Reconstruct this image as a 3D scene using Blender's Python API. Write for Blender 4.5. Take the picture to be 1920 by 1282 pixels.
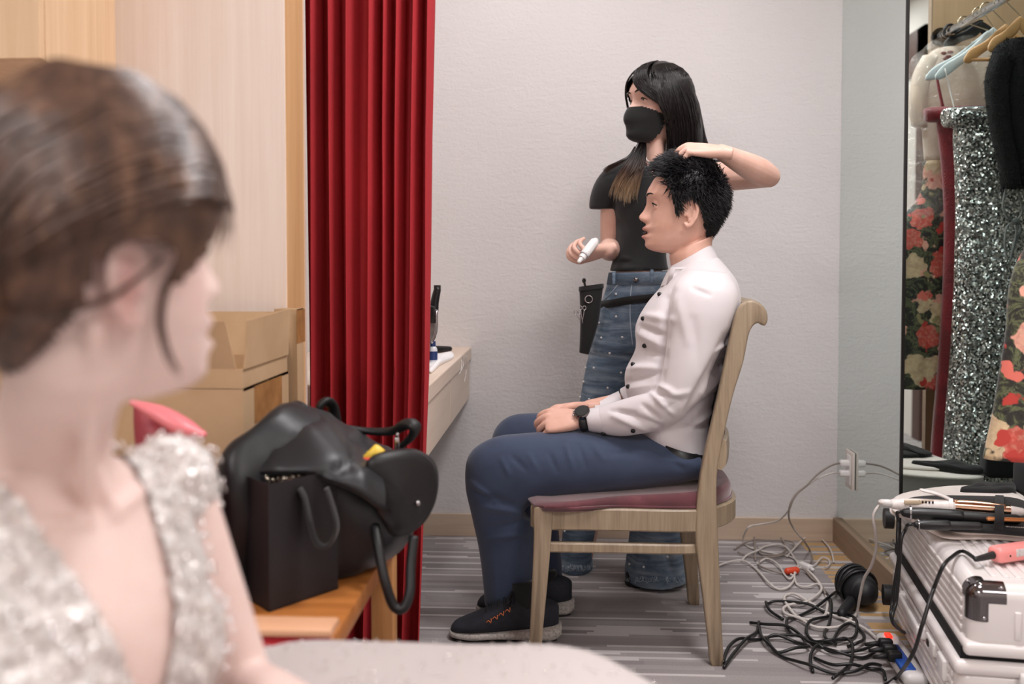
import bpy, bmesh, math, random
import numpy as np
from mathutils import Vector, Matrix
for o in list(bpy.data.objects): bpy.data.objects.remove(o)
random.seed(7); RNG = np.random.default_rng(11)
SC = bpy.context.scene; COL = SC.collection
# ------------------------------------------------------------------ camera
FPX = 1867.0; YAW = math.radians(3.07); PITCH = math.radians(2.1); CAMH = 1.0
CX = 960.0; CY = 490 + FPX*math.tan(PITCH)
cf = np.array([-math.sin(YAW)*math.cos(PITCH), math.cos(YAW)*math.cos(PITCH), -math.sin(PITCH)])
cr = np.array([math.cos(YAW), math.sin(YAW), 0.0]); cu = np.cross(cr, cf)
C0 = np.array([0, 0, CAMH])
cam = bpy.data.cameras.new('camera'); camo = bpy.data.objects.new('camera', cam); COL.objects.link(camo)
cam.sensor_fit = 'HORIZONTAL'; cam.sensor_width = 36; cam.lens = FPX*36/1920
cam.shift_y = (CY-641)/1920; cam.clip_start = .02
camo.matrix_world = Matrix(((cr[0], cu[0], -cf[0], C0[0]), (cr[1], cu[1], -cf[1], C0[1]), (cr[2], cu[2], -cf[2], C0[2]), (0, 0, 0, 1)))
cam.dof.use_dof = True; cam.dof.focus_distance = 2.62; cam.dof.aperture_fstop = 2.6
SC.camera = camo
# ------------------------------------------------------------------ world, lights, exposure
SC.view_settings.view_transform = 'Standard'; SC.view_settings.look = 'None'
SC.view_settings.gamma = 1; SC.view_settings.use_curve_mapping = False
SC.view_settings.exposure = 0.06
w = bpy.data.worlds.new('world'); SC.world = w; w.use_nodes = True
w.node_tree.nodes['Background'].inputs[0].default_value = (1, .97, .95, 1)
w.node_tree.nodes['Background'].inputs[1].default_value = .25
CEIL = 2.55
def area(name, loc, size, power, color=(1, .965, .985), rot=(0, 0, 0), spread=180):
    l = bpy.data.lights.new(name, 'AREA'); l.shape = 'RECTANGLE'; l.size = size[0]; l.size_y = size[1]
    l.energy = power; l.color = color; l.spread = math.radians(spread)
    o = bpy.data.objects.new(name, l); COL.objects.link(o); o.location = loc; o.rotation_euler = rot
    return o
LAMPS = [((.55, 1.75, CEIL-.04), (.45, .45), 26), ((-1.15, -.55, CEIL-.04), (.80, .80), 30), ((1.30, -.35, CEIL-.04), (.80, .80), 18),
         ((-.20, 2.90, CEIL-.04), (.25, .25), 6.5), ((1.12, 2.62, CEIL-.04), (.20, .20), 6)]
for loc, s, p in LAMPS: area('panel_light', loc, s, p)

# ------------------------------------------------------------------ pixel helpers (1920x1282 frame)
def ray(px, py): return cf + cr*(px-CX)/FPX - cu*(py-CY)/FPX
def at(px, py, Y):
    d = ray(px, py); return C0 + d*(Y/d[1])
def onz(px, py, Z):
    d = ray(px, py); return C0 + d*((Z-CAMH)/d[2])
def onx(px, py, X):
    d = ray(px, py); return C0 + d*(X/d[0])
def proj(P):
    D = np.asarray(P)-C0; z = D@cf
    return np.stack([CX+FPX*(D@cr)/z, CY-FPX*(D@cu)/z], -1)
# ------------------------------------------------------------------ mesh helpers: a shape is (V, F)
def join(*sh):
    V = []; F = []; n = 0
    for v, f in sh:
        V.append(np.asarray(v, float).reshape(-1, 3)); F += [tuple(i+n for i in q) for q in f]; n += len(V[-1])
    return (np.concatenate(V), F)
def cat(arr, res, closed=False):
    """Catmull-Rom resample rows of arr"""
    A = np.asarray(arr, float); n = len(A)
    if n < 3 and not closed:
        t = np.linspace(0, 1, res+1)[:, None]; return A[0]*(1-t)+A[1]*t
    out = []
    m = n if closed else n-1
    for i in range(m):
        if closed: p0, p1, p2, p3 = A[(i-1) % n], A[i], A[(i+1) % n], A[(i+2) % n]
        else: p0, p1, p2, p3 = A[max(i-1, 0)], A[i], A[i+1], A[min(i+2, n-1)]
        for k in range(res):
            t = k/res
            out.append(.5*((2*p1)+(-p0+p2)*t+(2*p0-5*p1+4*p2-p3)*t*t+(-p0+3*p1-3*p2+p3)*t**3))
    if not closed: out.append(A[-1])
    return np.array(out)
def grid_faces(r, n, closed=True, cap=True):
    F = []
    for i in range(r-1):
        for j in range(n if closed else n-1):
            k = (j+1) % n
            F.append((i*n+j, i*n+k, (i+1)*n+k, (i+1)*n+j))
    if cap and closed:
        F.append(tuple(range(n-1, -1, -1))); F.append(tuple((r-1)*n+j for j in range(n)))
    return F
def loft(secs, n=24, res=4, e=2.0, cap=True):
    """secs: (center, u, v) elliptical rings"""
    A = np.array([np.concatenate([np.asarray(c, float), np.asarray(u, float), np.asarray(v, float)]) for c, u, v in secs])
    if res > 1: A = cat(A, res)
    t = np.arange(n)*2*np.pi/n; c = np.cos(t); s = np.sin(t)
    c = np.sign(c)*np.abs(c)**(2/e); s = np.sign(s)*np.abs(s)**(2/e)
    V = A[:, None, 0:3]+A[:, None, 3:6]*c[None, :, None]+A[:, None, 6:9]*s[None, :, None]
    return orient((V.reshape(-1, 3), grid_faces(len(A), n, True, cap)))
def S(x1, y1, x2, y2, Y, b, Y2=None):
    """ring through two outline pixels at depth Y with half breadth b along the view"""
    a = at(x1, y1, Y); c = at(x2, y2, Y if Y2 is None else Y2)
    return ((a+c)/2, (c-a)/2, np.array([0, b, 0]))
def frames(P):
    P = np.asarray(P, float); T = np.gradient(P, axis=0); T /= np.linalg.norm(T, axis=1)[:, None]+1e-12
    a = np.array([0, 0, 1.]) if abs(T[0][2]) < .9 else np.array([1., 0, 0])
    N = np.cross(T[0], a); N /= np.linalg.norm(N); Ns = [N]
    for i in range(1, len(P)):
        N = Ns[-1]-T[i]*np.dot(Ns[-1], T[i]); N /= np.linalg.norm(N)+1e-12; Ns.append(N)
    Ns = np.array(Ns); return T, Ns, np.cross(T, Ns)
def tube(pts, r, n=10, res=4, flat=1.0, round_ends=False, closed=False):
    pts = np.asarray(pts, float); r = np.broadcast_to(np.asarray(r, float), (len(pts),))
    A = np.concatenate([pts, r[:, None]], 1)
    if res > 1: A = cat(A, res, closed)
    P = A[:, :3]; R = np.maximum(A[:, 3], 1e-5); T, N, B = frames(P)
    if round_ends:
        k = 4; pre = []; post = []
        for i in range(k):
            a = (np.pi/2)*(i/k); s = math.sin(a); c = math.cos(a)
            pre.append((P[0]-T[0]*R[0]*c, max(R[0]*s, 1e-4)))
            post.append((P[-1]+T[-1]*R[-1]*s if i else None, R[-1]*c))
        P = np.concatenate([[q[0] for q in pre], P, [q[0] for q in post[1:]], [P[-1]+T[-1]*R[-1]]])
        R = np.concatenate([[q[1] for q in pre], R, [q[1] for q in post[1:]], [1e-4]])
        N = np.concatenate([[N[0]]*k, N, [N[-1]]*k]); B = np.concatenate([[B[0]]*k, B, [B[-1]]*k])
    t = np.arange(n)*2*np.pi/n
    V = P[:, None]+R[:, None, None]*(N[:, None]*np.cos(t)[None, :, None]+B[:, None]*np.sin(t)[None, :, None]*flat)
    if closed:
        m = len(P); F = []
        for i in range(m):
            for j in range(n):
                k2 = (j+1) % n; i2 = (i+1) % m
                F.append((i*n+j, i*n+k2, i2*n+k2, i2*n+j))
        return orient((V.reshape(-1, 3), F))
    return orient((V.reshape(-1, 3), grid_faces(len(P), n)))
def cap_(a, b, ra, rb=None, n=14):
    return tube([a, b], [ra, ra if rb is None else rb], n=n, res=3, round_ends=True)
def box(c, s, bev=0.0, rotz=0.0, seg=2, R=None):
    bm = bmesh.new(); bmesh.ops.create_cube(bm, size=1)
    for v in bm.verts: v.co = Vector((v.co.x*s[0], v.co.y*s[1], v.co.z*s[2]))
    if bev > 0: bmesh.ops.bevel(bm, geom=list(bm.edges), offset=min(bev, min(s)*.49), segments=seg, affect='EDGES', profile=.5)
    V = np.array([v.co for v in bm.verts]); bm.verts.index_update()
    F = [tuple(v.index for v in f.verts) for f in bm.faces]; bm.free()
    if rotz:
        c_, s_ = math.cos(rotz), math.sin(rotz); V = V@np.array([[c_, s_, 0], [-s_, c_, 0], [0, 0, 1]])
    if R is not None: V = V@np.asarray(R).T
    return (V+np.asarray(c, float), F)
def boxb(lo, hi, bev=0.0, seg=2):
    lo = np.asarray(lo, float); hi = np.asarray(hi, float); return box((lo+hi)/2, hi-lo, bev, 0, seg)
def ell(c, r, n=20, m=14, R=None):
    t = np.linspace(.001, np.pi-.001, m); p = np.arange(n)*2*np.pi/n
    V = np.stack([np.sin(t)[:, None]*np.cos(p), np.sin(t)[:, None]*np.sin(p), np.cos(t)[:, None]+0*p], -1).reshape(-1, 3)*np.asarray(r, float)
    if R is not None: V = V@np.asarray(R).T
    return orient((V+np.asarray(c, float), grid_faces(m, n)))
def prism(poly, d, off=(0, 0, 0)):
    """poly (k,3) extruded by vector d"""
    P = np.asarray(poly, float); k = len(P)
    V = np.concatenate([P, P+np.asarray(d, float)]); F = [tuple(range(k-1, -1, -1)), tuple(range(k, 2*k))]
    F += [(i, (i+1) % k, k+(i+1) % k, k+i) for i in range(k)]
    return orient((V+np.asarray(off, float), F))
def orient(sh):
    V, F = sh
    vol = 0.0
    V = np.asarray(V)
    tri = [(f[0], f[i], f[i+1]) for f in F for i in range(1, len(f)-1)]
    T = np.array(tri); c = V.mean(0)
    vol = np.einsum('ij,ij->i', V[T[:, 0]]-c, np.cross(V[T[:, 1]]-c, V[T[:, 2]]-c)).sum()
    if vol < 0: F = [tuple(reversed(f)) for f in F]
    return (V, F)
def tomesh(name, sh):
    V, F = sh; me = bpy.data.meshes.new(name); me.from_pydata([tuple(v) for v in V], [], F); me.update(); return me
def remesh(shapes, vox, smooth=4, fac=.5):
    me = tomesh('tmp', join(*shapes)); o = bpy.data.objects.new('tmp', me); COL.objects.link(o)
    m = o.modifiers.new('r', 'REMESH'); m.mode = 'VOXEL'; m.voxel_size = vox; m.adaptivity = 0
    if smooth:
        m = o.modifiers.new('s', 'SMOOTH'); m.factor = fac; m.iterations = smooth
    dg = bpy.context.evaluated_depsgraph_get(); dg.update()
    e = o.evaluated_get(dg).to_mesh()
    n = len(e.vertices); V = np.empty(n*3); e.vertices.foreach_get('co', V); V = V.reshape(-1, 3).copy()
    nl = len(e.loops); L = np.empty(nl, int); e.loops.foreach_get('vertex_index', L)
    npg = len(e.polygons); ls = np.empty(npg, int); lt = np.empty(npg, int)
    e.polygons.foreach_get('loop_start', ls); e.polygons.foreach_get('loop_total', lt)
    F = [tuple(L[a:a+b].tolist()) for a, b in zip(ls, lt)]
    bpy.data.objects.remove(o); bpy.data.meshes.remove(me)
    return (V, F)
def vnormals(sh):
    me = tomesh('tmp', sh); n = len(me.vertices); N = np.empty(n*3); me.vertices.foreach_get('normal', N); bpy.data.meshes.remove(me)
    return N.reshape(-1, 3)
def seg_d(P, a, b):
    a = np.asarray(a, float); b = np.asarray(b, float); d = b-a; t = np.clip(((P-a)@d)/(d@d+1e-12), 0, 1)
    return np.linalg.norm(P-(a+t[:, None]*d), axis=1), t
def folds(sh, lines, N=None):
    """raise (or sink) cloth along pixel lines: (x1,y1,x2,y2,width_px,height_m), on the side that faces the camera"""
    V, F = sh; N = vnormals(sh); P = proj(V); D = np.zeros(len(V))
    fc = np.clip(-(N@cf)*2.5+.4, 0, 1)
    for x1, y1, x2, y2, wd, h in lines:
        d, t = seg_d(P, (x1, y1), (x2, y2)); D += h*np.exp(-(d/wd)**2)*(.35+.65*np.sin(np.pi*np.clip(t*.8+.1, 0, 1)))
    return (V+N*(D*fc)[:, None], F)
# ------------------------------------------------------------------ objects
def obj(name, sh, m, parent=None, smooth=True, label=None, cat_=None, group=None, kind=None, origin=None, angle=None):
    V, F = sh; V = np.asarray(V, float)
    if origin is None: origin = np.array([(V[:, 0].min()+V[:, 0].max())/2, (V[:, 1].min()+V[:, 1].max())/2, V[:, 2].min()])
    origin = np.asarray(origin, float)
    me = tomesh(name, (V-origin, F)); o = bpy.data.objects.new(name, me); COL.objects.link(o)
    o.location = origin
    ms = m if isinstance(m, (list, tuple)) else [m]
    for q in ms: me.materials.append(q)
    if smooth:
        me.polygons.foreach_set('use_smooth', [True]*len(me.polygons))
        if angle: 
            try: me.set_sharp_from_angle(angle=math.radians(angle))
            except Exception: pass
    if parent is not None:
        o.parent = parent
        W = Vector((0, 0, 0)); q = parent
        while q is not None: W = W+q.location; q = q.parent
        o.location = Vector(origin)-W
    if label: o['label'] = label
    if cat_: o['category'] = cat_
    if group: o['group'] = group
    if kind: o['kind'] = kind
    return o
def thing(name, label, cat_, loc, group=None):
    o = bpy.data.objects.new(name, None); COL.objects.link(o); o.location = Vector(tuple(float(q) for q in loc)); o.empty_display_size = .1
    o['label'] = label; o['category'] = cat_
    if group: o['group'] = group
    return o
def struct(name, sh, m, parent=None, smooth=False):
    return obj(name, sh, m, parent, smooth=smooth, kind=None if parent else 'structure')
# ------------------------------------------------------------------ materials
def lin(c):
    c = np.asarray(c, float)/255.0
    return np.where(c <= .04045, c/12.92, ((c+.055)/1.055)**2.4)
def rgba(c): return tuple(float(q) for q in lin(c))+(1.0,)
class NT:
    def __init__(s, name):
        s.m = bpy.data.materials.new(name); s.m.use_nodes = True; s.t = s.m.node_tree; s.n = s.t.nodes; s.b = s.n['Principled BSDF']
    def node(s, typ, **kw):
        q = s.n.new(typ)
        for k, v in kw.items(): setattr(q, k, v)
        return q
    def link(s, a, b): s.t.links.new(a, b)
    def coord(s, scale=(1, 1, 1), rot=(0, 0, 0), kind='Object'):
        c = s.node('ShaderNodeTexCoord'); mp = s.node('ShaderNodeMapping'); s.link(c.outputs[kind], mp.inputs[0])
        mp.inputs['Scale'].default_value = scale; mp.inputs['Rotation'].default_value = rot
        return mp.outputs[0]
    def noise(s, vec, scale=5, detail=4, rough=.55, dist=0):
        q = s.node('ShaderNodeTexNoise'); s.link(vec, q.inputs['Vector']); q.inputs['Scale'].default_value = scale
        q.inputs['Detail'].default_value = detail; q.inputs['Roughness'].default_value = rough; q.inputs['Distortion'].default_value = dist
        return q.outputs[0]
    def voro(s, vec, scale=5, feature='F1', out=0, rnd=1):
        q = s.node('ShaderNodeTexVoronoi', feature=feature); s.link(vec, q.inputs['Vector']); q.inputs['Scale'].default_value = scale
        q.inputs['Randomness'].default_value = rnd
        return q.outputs[out]
    def ramp(s, fac, stops, interp='LINEAR'):
        q = s.node('ShaderNodeValToRGB'); s.link(fac, q.inputs[0]); cr_ = q.color_ramp; cr_.interpolation = interp
        while len(cr_.elements) < len(stops): cr_.elements.new(.5)
        for e, (p, c) in zip(cr_.elements, stops): e.position = p; e.color = c if len(c) == 4 else rgba(c)
        return q.outputs[0]
    def math(s, op, a, b=None):
        q = s.node('ShaderNodeMath', operation=op)
        for i, v in enumerate((a, b)):
            if v is None: continue
            if isinstance(v, (int, float)): q.inputs[i].default_value = v
            else: s.link(v, q.inputs[i])
        return q.outputs[0]
    def mix(s, fac, a, b, mode='MIX'):
        q = s.node('ShaderNodeMix', data_type='RGBA', blend_type=mode)
        for i, v in ((0, fac), (6, a), (7, b)):
            if isinstance(v, (int, float)): q.inputs[i].default_value = v
            elif isinstance(v, (tuple, list, np.ndarray)): q.inputs[i].default_value = v if len(v) == 4 else rgba(v)
            else: s.link(v, q.inputs[i])
        return q.outputs[2]
    def bump(s, h, strength=.3, dist=.01):
        q = s.node('ShaderNodeBump'); s.link(h, q.inputs['Height']); q.inputs['Strength'].default_value = strength; q.inputs['Distance'].default_value = dist
        s.link(q.outputs[0], s.b.inputs['Normal']); return q
    def set(s, col=None, rough=None, metal=None, **kw):
        I = s.b.inputs
        if col is not None:
            if hasattr(col, 'links'): s.link(col, I['Base Color'])
            else: I['Base Color'].default_value = rgba(col)
        if rough is not None:
            if hasattr(rough, 'links'): s.link(rough, I['Roughness'])
            else: I['Roughness'].default_value = rough
        if metal is not None: I['Metallic'].default_value = metal
        for k, v in kw.items(): I[k.replace('_', ' ')].default_value = v
        return s
def mat(name, col, rough=.5, metal=0, bump=None, var=None, **kw):
    t = NT(name); c = col
    if var or bump: vec = t.coord()
    if var:
        sc, amt = var; a = np.asarray(col, float)
        c = t.ramp(t.noise(vec, sc, 5), [(.3, tuple(a*(1-amt))), (.7, tuple(np.minimum(a*(1+amt), 255)))])
    t.set(c, rough, metal, **kw)
    if bump: t.bump(t.noise(vec, bump[0], 5), bump[1], bump[2] if len(bump) > 2 else .002)
    return t.m
def wood(name, c1, c2, axis=2, scale=1.0, rough=.45, amt=1.0):
    t = NT(name); sc = [26*scale]*3; sc[axis] = 1.4*scale
    vec = t.coord(tuple(sc)); n1 = t.noise(vec, 1.0, 6, .6, .4)
    sc2 = [160*scale]*3; sc2[axis] = 3*scale
    n2 = t.noise(t.coord(tuple(sc2)), 1.0, 3)
    f = t.math('ADD', t.math('MULTIPLY', n1, .75), t.math('MULTIPLY', n2, .25))
    t.set(t.ramp(f, [(.35, c1), (.65, c2)]), rough); t.bump(n2, .12*amt, .001); return t.m
def cloth(name, col, rough=.85, weave=900, strength=.25, var=.06, sheen=.2, **kw):
    t = NT(name); vec = t.coord(); a = np.asarray(col, float)
    c = t.ramp(t.noise(vec, 14, 5), [(.3, tuple(a*(1-var))), (.7, tuple(np.minimum(a*(1+var), 255)))])
    t.set(c, rough, 0, Sheen_Weight=sheen, **kw); t.bump(t.noise(vec, weave, 2), strength, .0006); return t.m
# ------------------------------------------------------------------ setting
YB = 3.59; XM = float(at(1567, 1000, YB)[0]); YM2 = float(onx(1690, 700, XM)[1])
t = NT('wallpaper'); vec = t.coord(); n1 = t.noise(vec, 55, 5, .6, 1.6); n2 = t.noise(t.coord((18, 18, 55)), 1, 4, .6, .8)
t.set(t.ramp(t.noise(vec, 1.2, 3), [(.3, (218, 214, 213)), (.7, (225, 221, 220))]), .8)
t.bump(t.math('ADD', t.math('MULTIPLY', n1, .5), t.math('MULTIPLY', n2, .5)), .42, .009); M_WALL = t.m
M_PAINT = mat('cream_paint', (222, 216, 210), .8, bump=(60, .1))
M_CEIL = mat('ceiling_paint', (235, 232, 228), .9)
# carpet: rows of short grey bars running along the back wall
t = NT('striped_carpet'); tc = t.node('ShaderNodeNewGeometry'); sp = t.node('ShaderNodeSeparateXYZ'); t.link(tc.outputs['Position'], sp.inputs[0])
def bars(h, L, seed):
    row = t.math('FLOOR', t.math('DIVIDE', sp.outputs[1], h))
    w1 = t.node('ShaderNodeTexWhiteNoise', noise_dimensions='2D'); c1 = t.node('ShaderNodeCombineXYZ'); t.link(row, c1.inputs[0]); c1.inputs[1].default_value = seed; t.link(c1.outputs[0], w1.inputs['Vector'])
    col_ = t.math('FLOOR', t.math('DIVIDE', t.math('ADD', sp.outputs[0], t.math('MULTIPLY', w1.outputs[0], 3.0)), L))
    w2 = t.node('ShaderNodeTexWhiteNoise', noise_dimensions='3D'); c2 = t.node('ShaderNodeCombineXYZ'); t.link(row, c2.inputs[0]); t.link(col_, c2.inputs[1]); c2.inputs[2].default_value = seed; t.link(c2.outputs[0], w2.inputs['Vector'])
    return w2.outputs[0]
b1 = bars(.0125, .30, 1.0); b2 = bars(.025, .70, 5.0)
c = t.ramp(b2, [(0, (134, 127, 128)), (.5, (154, 147, 147)), (1, (170, 163, 162))])
c = t.mix(t.ramp(b1, [(.76, (0, 0, 0)), (.79, (255, 255, 255))]), c, (218, 212, 211))
yn = t.math('GREATER_THAN', sp.outputs[0], .835); yn = t.math('MULTIPLY', yn, t.math('LESS_THAN', b1, .55))
ym = t.math('MULTIPLY', t.math('GREATER_THAN', sp.outputs[1], 2.55), yn)
c = t.mix(t.math('MULTIPLY', ym, .95), c, (214, 164, 80))
fn = t.noise(t.coord(), 420, 3, .7)
c = t.mix(.32, c, t.ramp(fn, [(.3, (96, 90, 90)), (.7, (200, 194, 192))]), 'MIX')
t.set(c, .95, 0); t.bump(fn, .5, .004); M_CARPET = t.m
M_BASEB = wood('baseboard_wood', (196, 172, 150), (214, 192, 170), axis=0)
M_PALEWOOD = wood('pale_maple', (228, 208, 195), (238, 222, 211), axis=2, rough=.4)
M_YELWOOD = wood('yellow_maple', (222, 186, 146), (236, 204, 168), axis=2, rough=.4, scale=1.4)
M_ENDWOOD = wood('honey_wood', (206, 160, 112), (224, 182, 134), axis=2, rough=.45)
M_COUNTER = wood('counter_veneer', (222, 200, 180), (232, 213, 196), axis=1, rough=.4)
M_BROWNBOARD = wood('brown_board', (142, 118, 96), (160, 136, 112), axis=1, rough=.5)
M_TAN = wood('tan_board', (176, 146, 112), (190, 160, 126), axis=2, rough=.6)
M_DKBROWN = wood('dark_brown_wood', (62, 36, 30), (82, 48, 40), axis=2)
X0, X1, Y0 = -2.1, 2.0, -1.6
struct('floor', boxb((X0-.1, Y0-.1, -.1), (X1+.1, YB+.1, 0)), M_CARPET)
struct('ceiling', boxb((X0-.1, Y0-.1, CEIL), (X1+.1, YB+.1, CEIL+.1)), M_CEIL)
struct('wall_back', boxb((-1.0, YB, 0), (XM+.012, YB+.1, CEIL)), M_WALL)
struct('wall_left', boxb((X0-.1, Y0, 0), (X0, 2.05, CEIL)), M_PAINT)
struct('wall_alcove', boxb((-1.0, 2.187, 0), (-.88, YB, CEIL)), M_PAINT)
struct('wall_front', boxb((X0, Y0-.1, 0), (X1, Y0, CEIL)), M_PAINT)
struct('wall_right', boxb((X1, Y0, 0), (X1+.1, YM2, CEIL)), M_PAINT)
struct('wall_mirror_side', boxb((XM+.012, YM2+.012, 0), (X1+.1, YB+.1, CEIL)), M_PAINT)
XE = float(at(536, 300, 2.05)[0]); XL = float(at(215, 100, 2.05)[0]); YE = float(onx(569, 300, XE)[1])
# partition: wall behind the bench, then its wood clad end
struct('wall_partition', boxb((X0, 2.10, 0), (XL, YE, CEIL)), M_PALEWOOD)
pe = struct('trim_1', boxb((XL, 2.05, 0), (XE-.0005, YE, CEIL), .001), M_PALEWOOD)
obj('end_panel', boxb((XE-.002, 2.052, 0), (XE+.001, YE-.002, CEIL)), M_ENDWOOD, pe, smooth=False, label='honey coloured end panel')
obj('edge_strip', boxb((XE-.004, YE-.002, 0), (XE+.003, YE+.008, CEIL)), M_PALEWOOD, pe, smooth=False)
struct('baseboard_back', boxb((-.88, YB-.012, 0), (XM-.003, YB, .082), .002), M_BASEB)
struct('baseboard_right', boxb((XM-.014, YM2+.005, 0), (XM+.012, YB-.012, .088), .002), M_BROWNBOARD)
# mirrors
t = NT('mirror_silver'); t.set((218, 228, 225), .012, 1.0); M_MIRROR = t.m
M_BLACKEDGE = mat('black_edge', (18, 18, 18), .4)
mr = thing('wall_mirror', 'tall mirror on side wall beside power outlet, reflecting the white wall', 'mirror', (XM+.005, 3.24, .088))
obj('mirror_glass', boxb((XM+.002, YM2+.004, .088), (XM+.012, YB-.001, 2.5)), M_MIRROR, mr, smooth=False)
m2 = thing('wall_mirror', 'mirror behind the white suitcase, reflecting the hanging dresses', 'mirror', (1.5, YM2+.005, .0))
obj('mirror_glass', boxb((XM+.008, YM2, 0), (X1, YM2+.010, 2.5)), M_MIRROR, m2, smooth=False)
obj('edge_strip', boxb((XM-.001, YM2-.003, 0), (XM+.008, YM2+.004, 2.5)), M_BLACKEDGE, m2, smooth=False, label='black mirror edge')
# upper cabinet at the far left
cb = thing('wall_cabinet', 'yellow maple wall cabinet above the seated woman with brown hair', 'cabinet', (-1.4, 1.9, 1.362))
obj('cabinet_body', boxb((-2.08, 1.77, 1.362), (XL+.002, 2.10, CEIL-.002), .002), M_YELWOOD, cb, smooth=False)
for k in range(2):
    d = obj('door', boxb((-2.07+k*.605, 1.752, 1.364), (-1.472+k*.605+(XL+1.472-.605 if k else 0), 1.77, CEIL-.02), .002), M_YELWOOD, cb, smooth=False)
# ceiling lamps
M_LAMPFRAME = mat('lamp_frame', (235, 235, 235), .5)
t = NT('lamp_diffuser'); t.set((255, 250, 245), .5); t.b.inputs['Emission Color'].default_value = (1, .96, .92, 1); t.b.inputs['Emission Strength'].default_value = 4; M_DIFF = t.m
for i, (loc, s, p) in enumerate(LAMPS):
    l = thing('ceiling_light', 'square flush ceiling light panel with white frame', 'ceiling light', (loc[0], loc[1], CEIL-.03), 'flush ceiling light panels')
    fr = [boxb((loc[0]-s[0]/2-.03, loc[1]+sy*(s[1]/2+.015)-.015, CEIL-.035), (loc[0]+s[0]/2+.03, loc[1]+sy*(s[1]/2+.015)+.015, CEIL)) for sy in (-1, 1)]
    fr += [boxb((loc[0]+sx*(s[0]/2+.015)-.015, loc[1]-s[1]/2, CEIL-.035), (loc[0]+sx*(s[0]/2+.015)+.015, loc[1]+s[1]/2, CEIL)) for sx in (-1, 1)]
    obj('frame', join(*fr), M_LAMPFRAME, l, smooth=False)
    obj('diffuser', boxb((loc[0]-s[0]/2, loc[1]-s[1]/2, CEIL-.02), (loc[0]+s[0]/2, loc[1]+s[1]/2, CEIL-.001)), M_DIFF, l, smooth=False)
# ------------------------------------------------------------------ chair
YN = float(onz(1345, 1249, 0)[1]); CHW = .47; YF = YN+CHW; YC = (YN+YF)/2
t = NT('chair_wood'); v1 = t.coord((40, 40, 3)); v2 = t.coord((220, 220, 9))
n = t.math('ADD', t.math('MULTIPLY', t.noise(v1, 1, 5, .6, 1.0), .6), t.math('MULTIPLY', t.noise(v2, 1, 3), .4))
t.set(t.ramp(n, [(.36, (138, 121, 99)), (.64, (168, 150, 126))]), .42); t.bump(n, .1, .001); M_CHAIR = t.m
t = NT('burgundy_velvet'); vv = t.coord()
t.set(t.ramp(t.noise(vv, 9, 4, .6, .5), [(.3, (72, 30, 38)), (.55, (98, 46, 54)), (.75, (122, 70, 78))]), .8, 0, Sheen_Weight=.6); t.bump(t.noise(vv, 500, 2), .2, .001); M_VELVET = t.m
ch = thing('dining_chair', 'taupe wooden chair with burgundy velvet seat under the seated man', 'chair', (float(at(1180, 1000, YC)[0]), YC, 0))
def outline_prism(pts, Y, th, res=3, bev=.006):
    P = cat([at(x, y, Y) for x, y in pts], res, True); sh = prism(P, (0, th, 0))
    bm = bmesh.new(); vs = [bm.verts.new(v) for v in sh[0]]
    for f in sh[1]:
        try: bm.faces.new([vs[i] for i in f])
        except ValueError: pass
    bmesh.ops.recalc_face_normals(bm, faces=list(bm.faces))
    ed = [e for e in bm.edges if len(e.link_faces) == 2 and e.calc_face_angle(0) > .9 and any(len(f.verts) > 6 for f in e.link_faces)]
    if bev: bmesh.ops.bevel(bm, geom=ed, offset=bev, segments=3, affect='EDGES', profile=.5, clamp_overlap=True)
    bm.verts.index_update(); V = np.array([v.co for v in bm.verts]); F = [tuple(v.index for v in f.verts) for f in bm.faces]; bm.free(); return (V, F)
post = [(1334, 1250), (1328, 1200), (1317, 1110), (1304, 1010), (1306, 960), (1310, 920), (1318, 868), (1336, 790), (1350, 728), (1370, 632), (1381, 588), (1392, 570), (1408, 563), (1426, 570), (1438, 584), (1440, 600), (1434, 611), (1422, 606), (1412, 612), (1404, 630), (1394, 680), (1374, 745), (1355, 830), (1346, 880), (1344, 930), (1346, 985), (1350, 1080), (1354, 1180), (1356, 1250)]
pp = outline_prism(post, YN, .030)
pp[0][:, 2] = np.maximum(pp[0][:, 2], 0)
obj('back_post', pp, M_CHAIR, ch); obj('back_post', (pp[0]+np.array([0, CHW-.030, 0]), pp[1]), M_CHAIR, ch)
fl = [(1002, 953), (1035, 953), (1034, 1000), (1026, 1100), (1017, 1190), (1012, 1252), (990, 1252), (993, 1190), (997, 1100), (1001, 1000)]
lg = outline_prism(fl, YN, .034, 2, .004); lg[0][:, 2] = np.maximum(lg[0][:, 2], 0)
obj('leg', lg, M_CHAIR, ch); obj('leg', (lg[0]+np.array([0, CHW-.034, 0]), lg[1]), M_CHAIR, ch)
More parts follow.
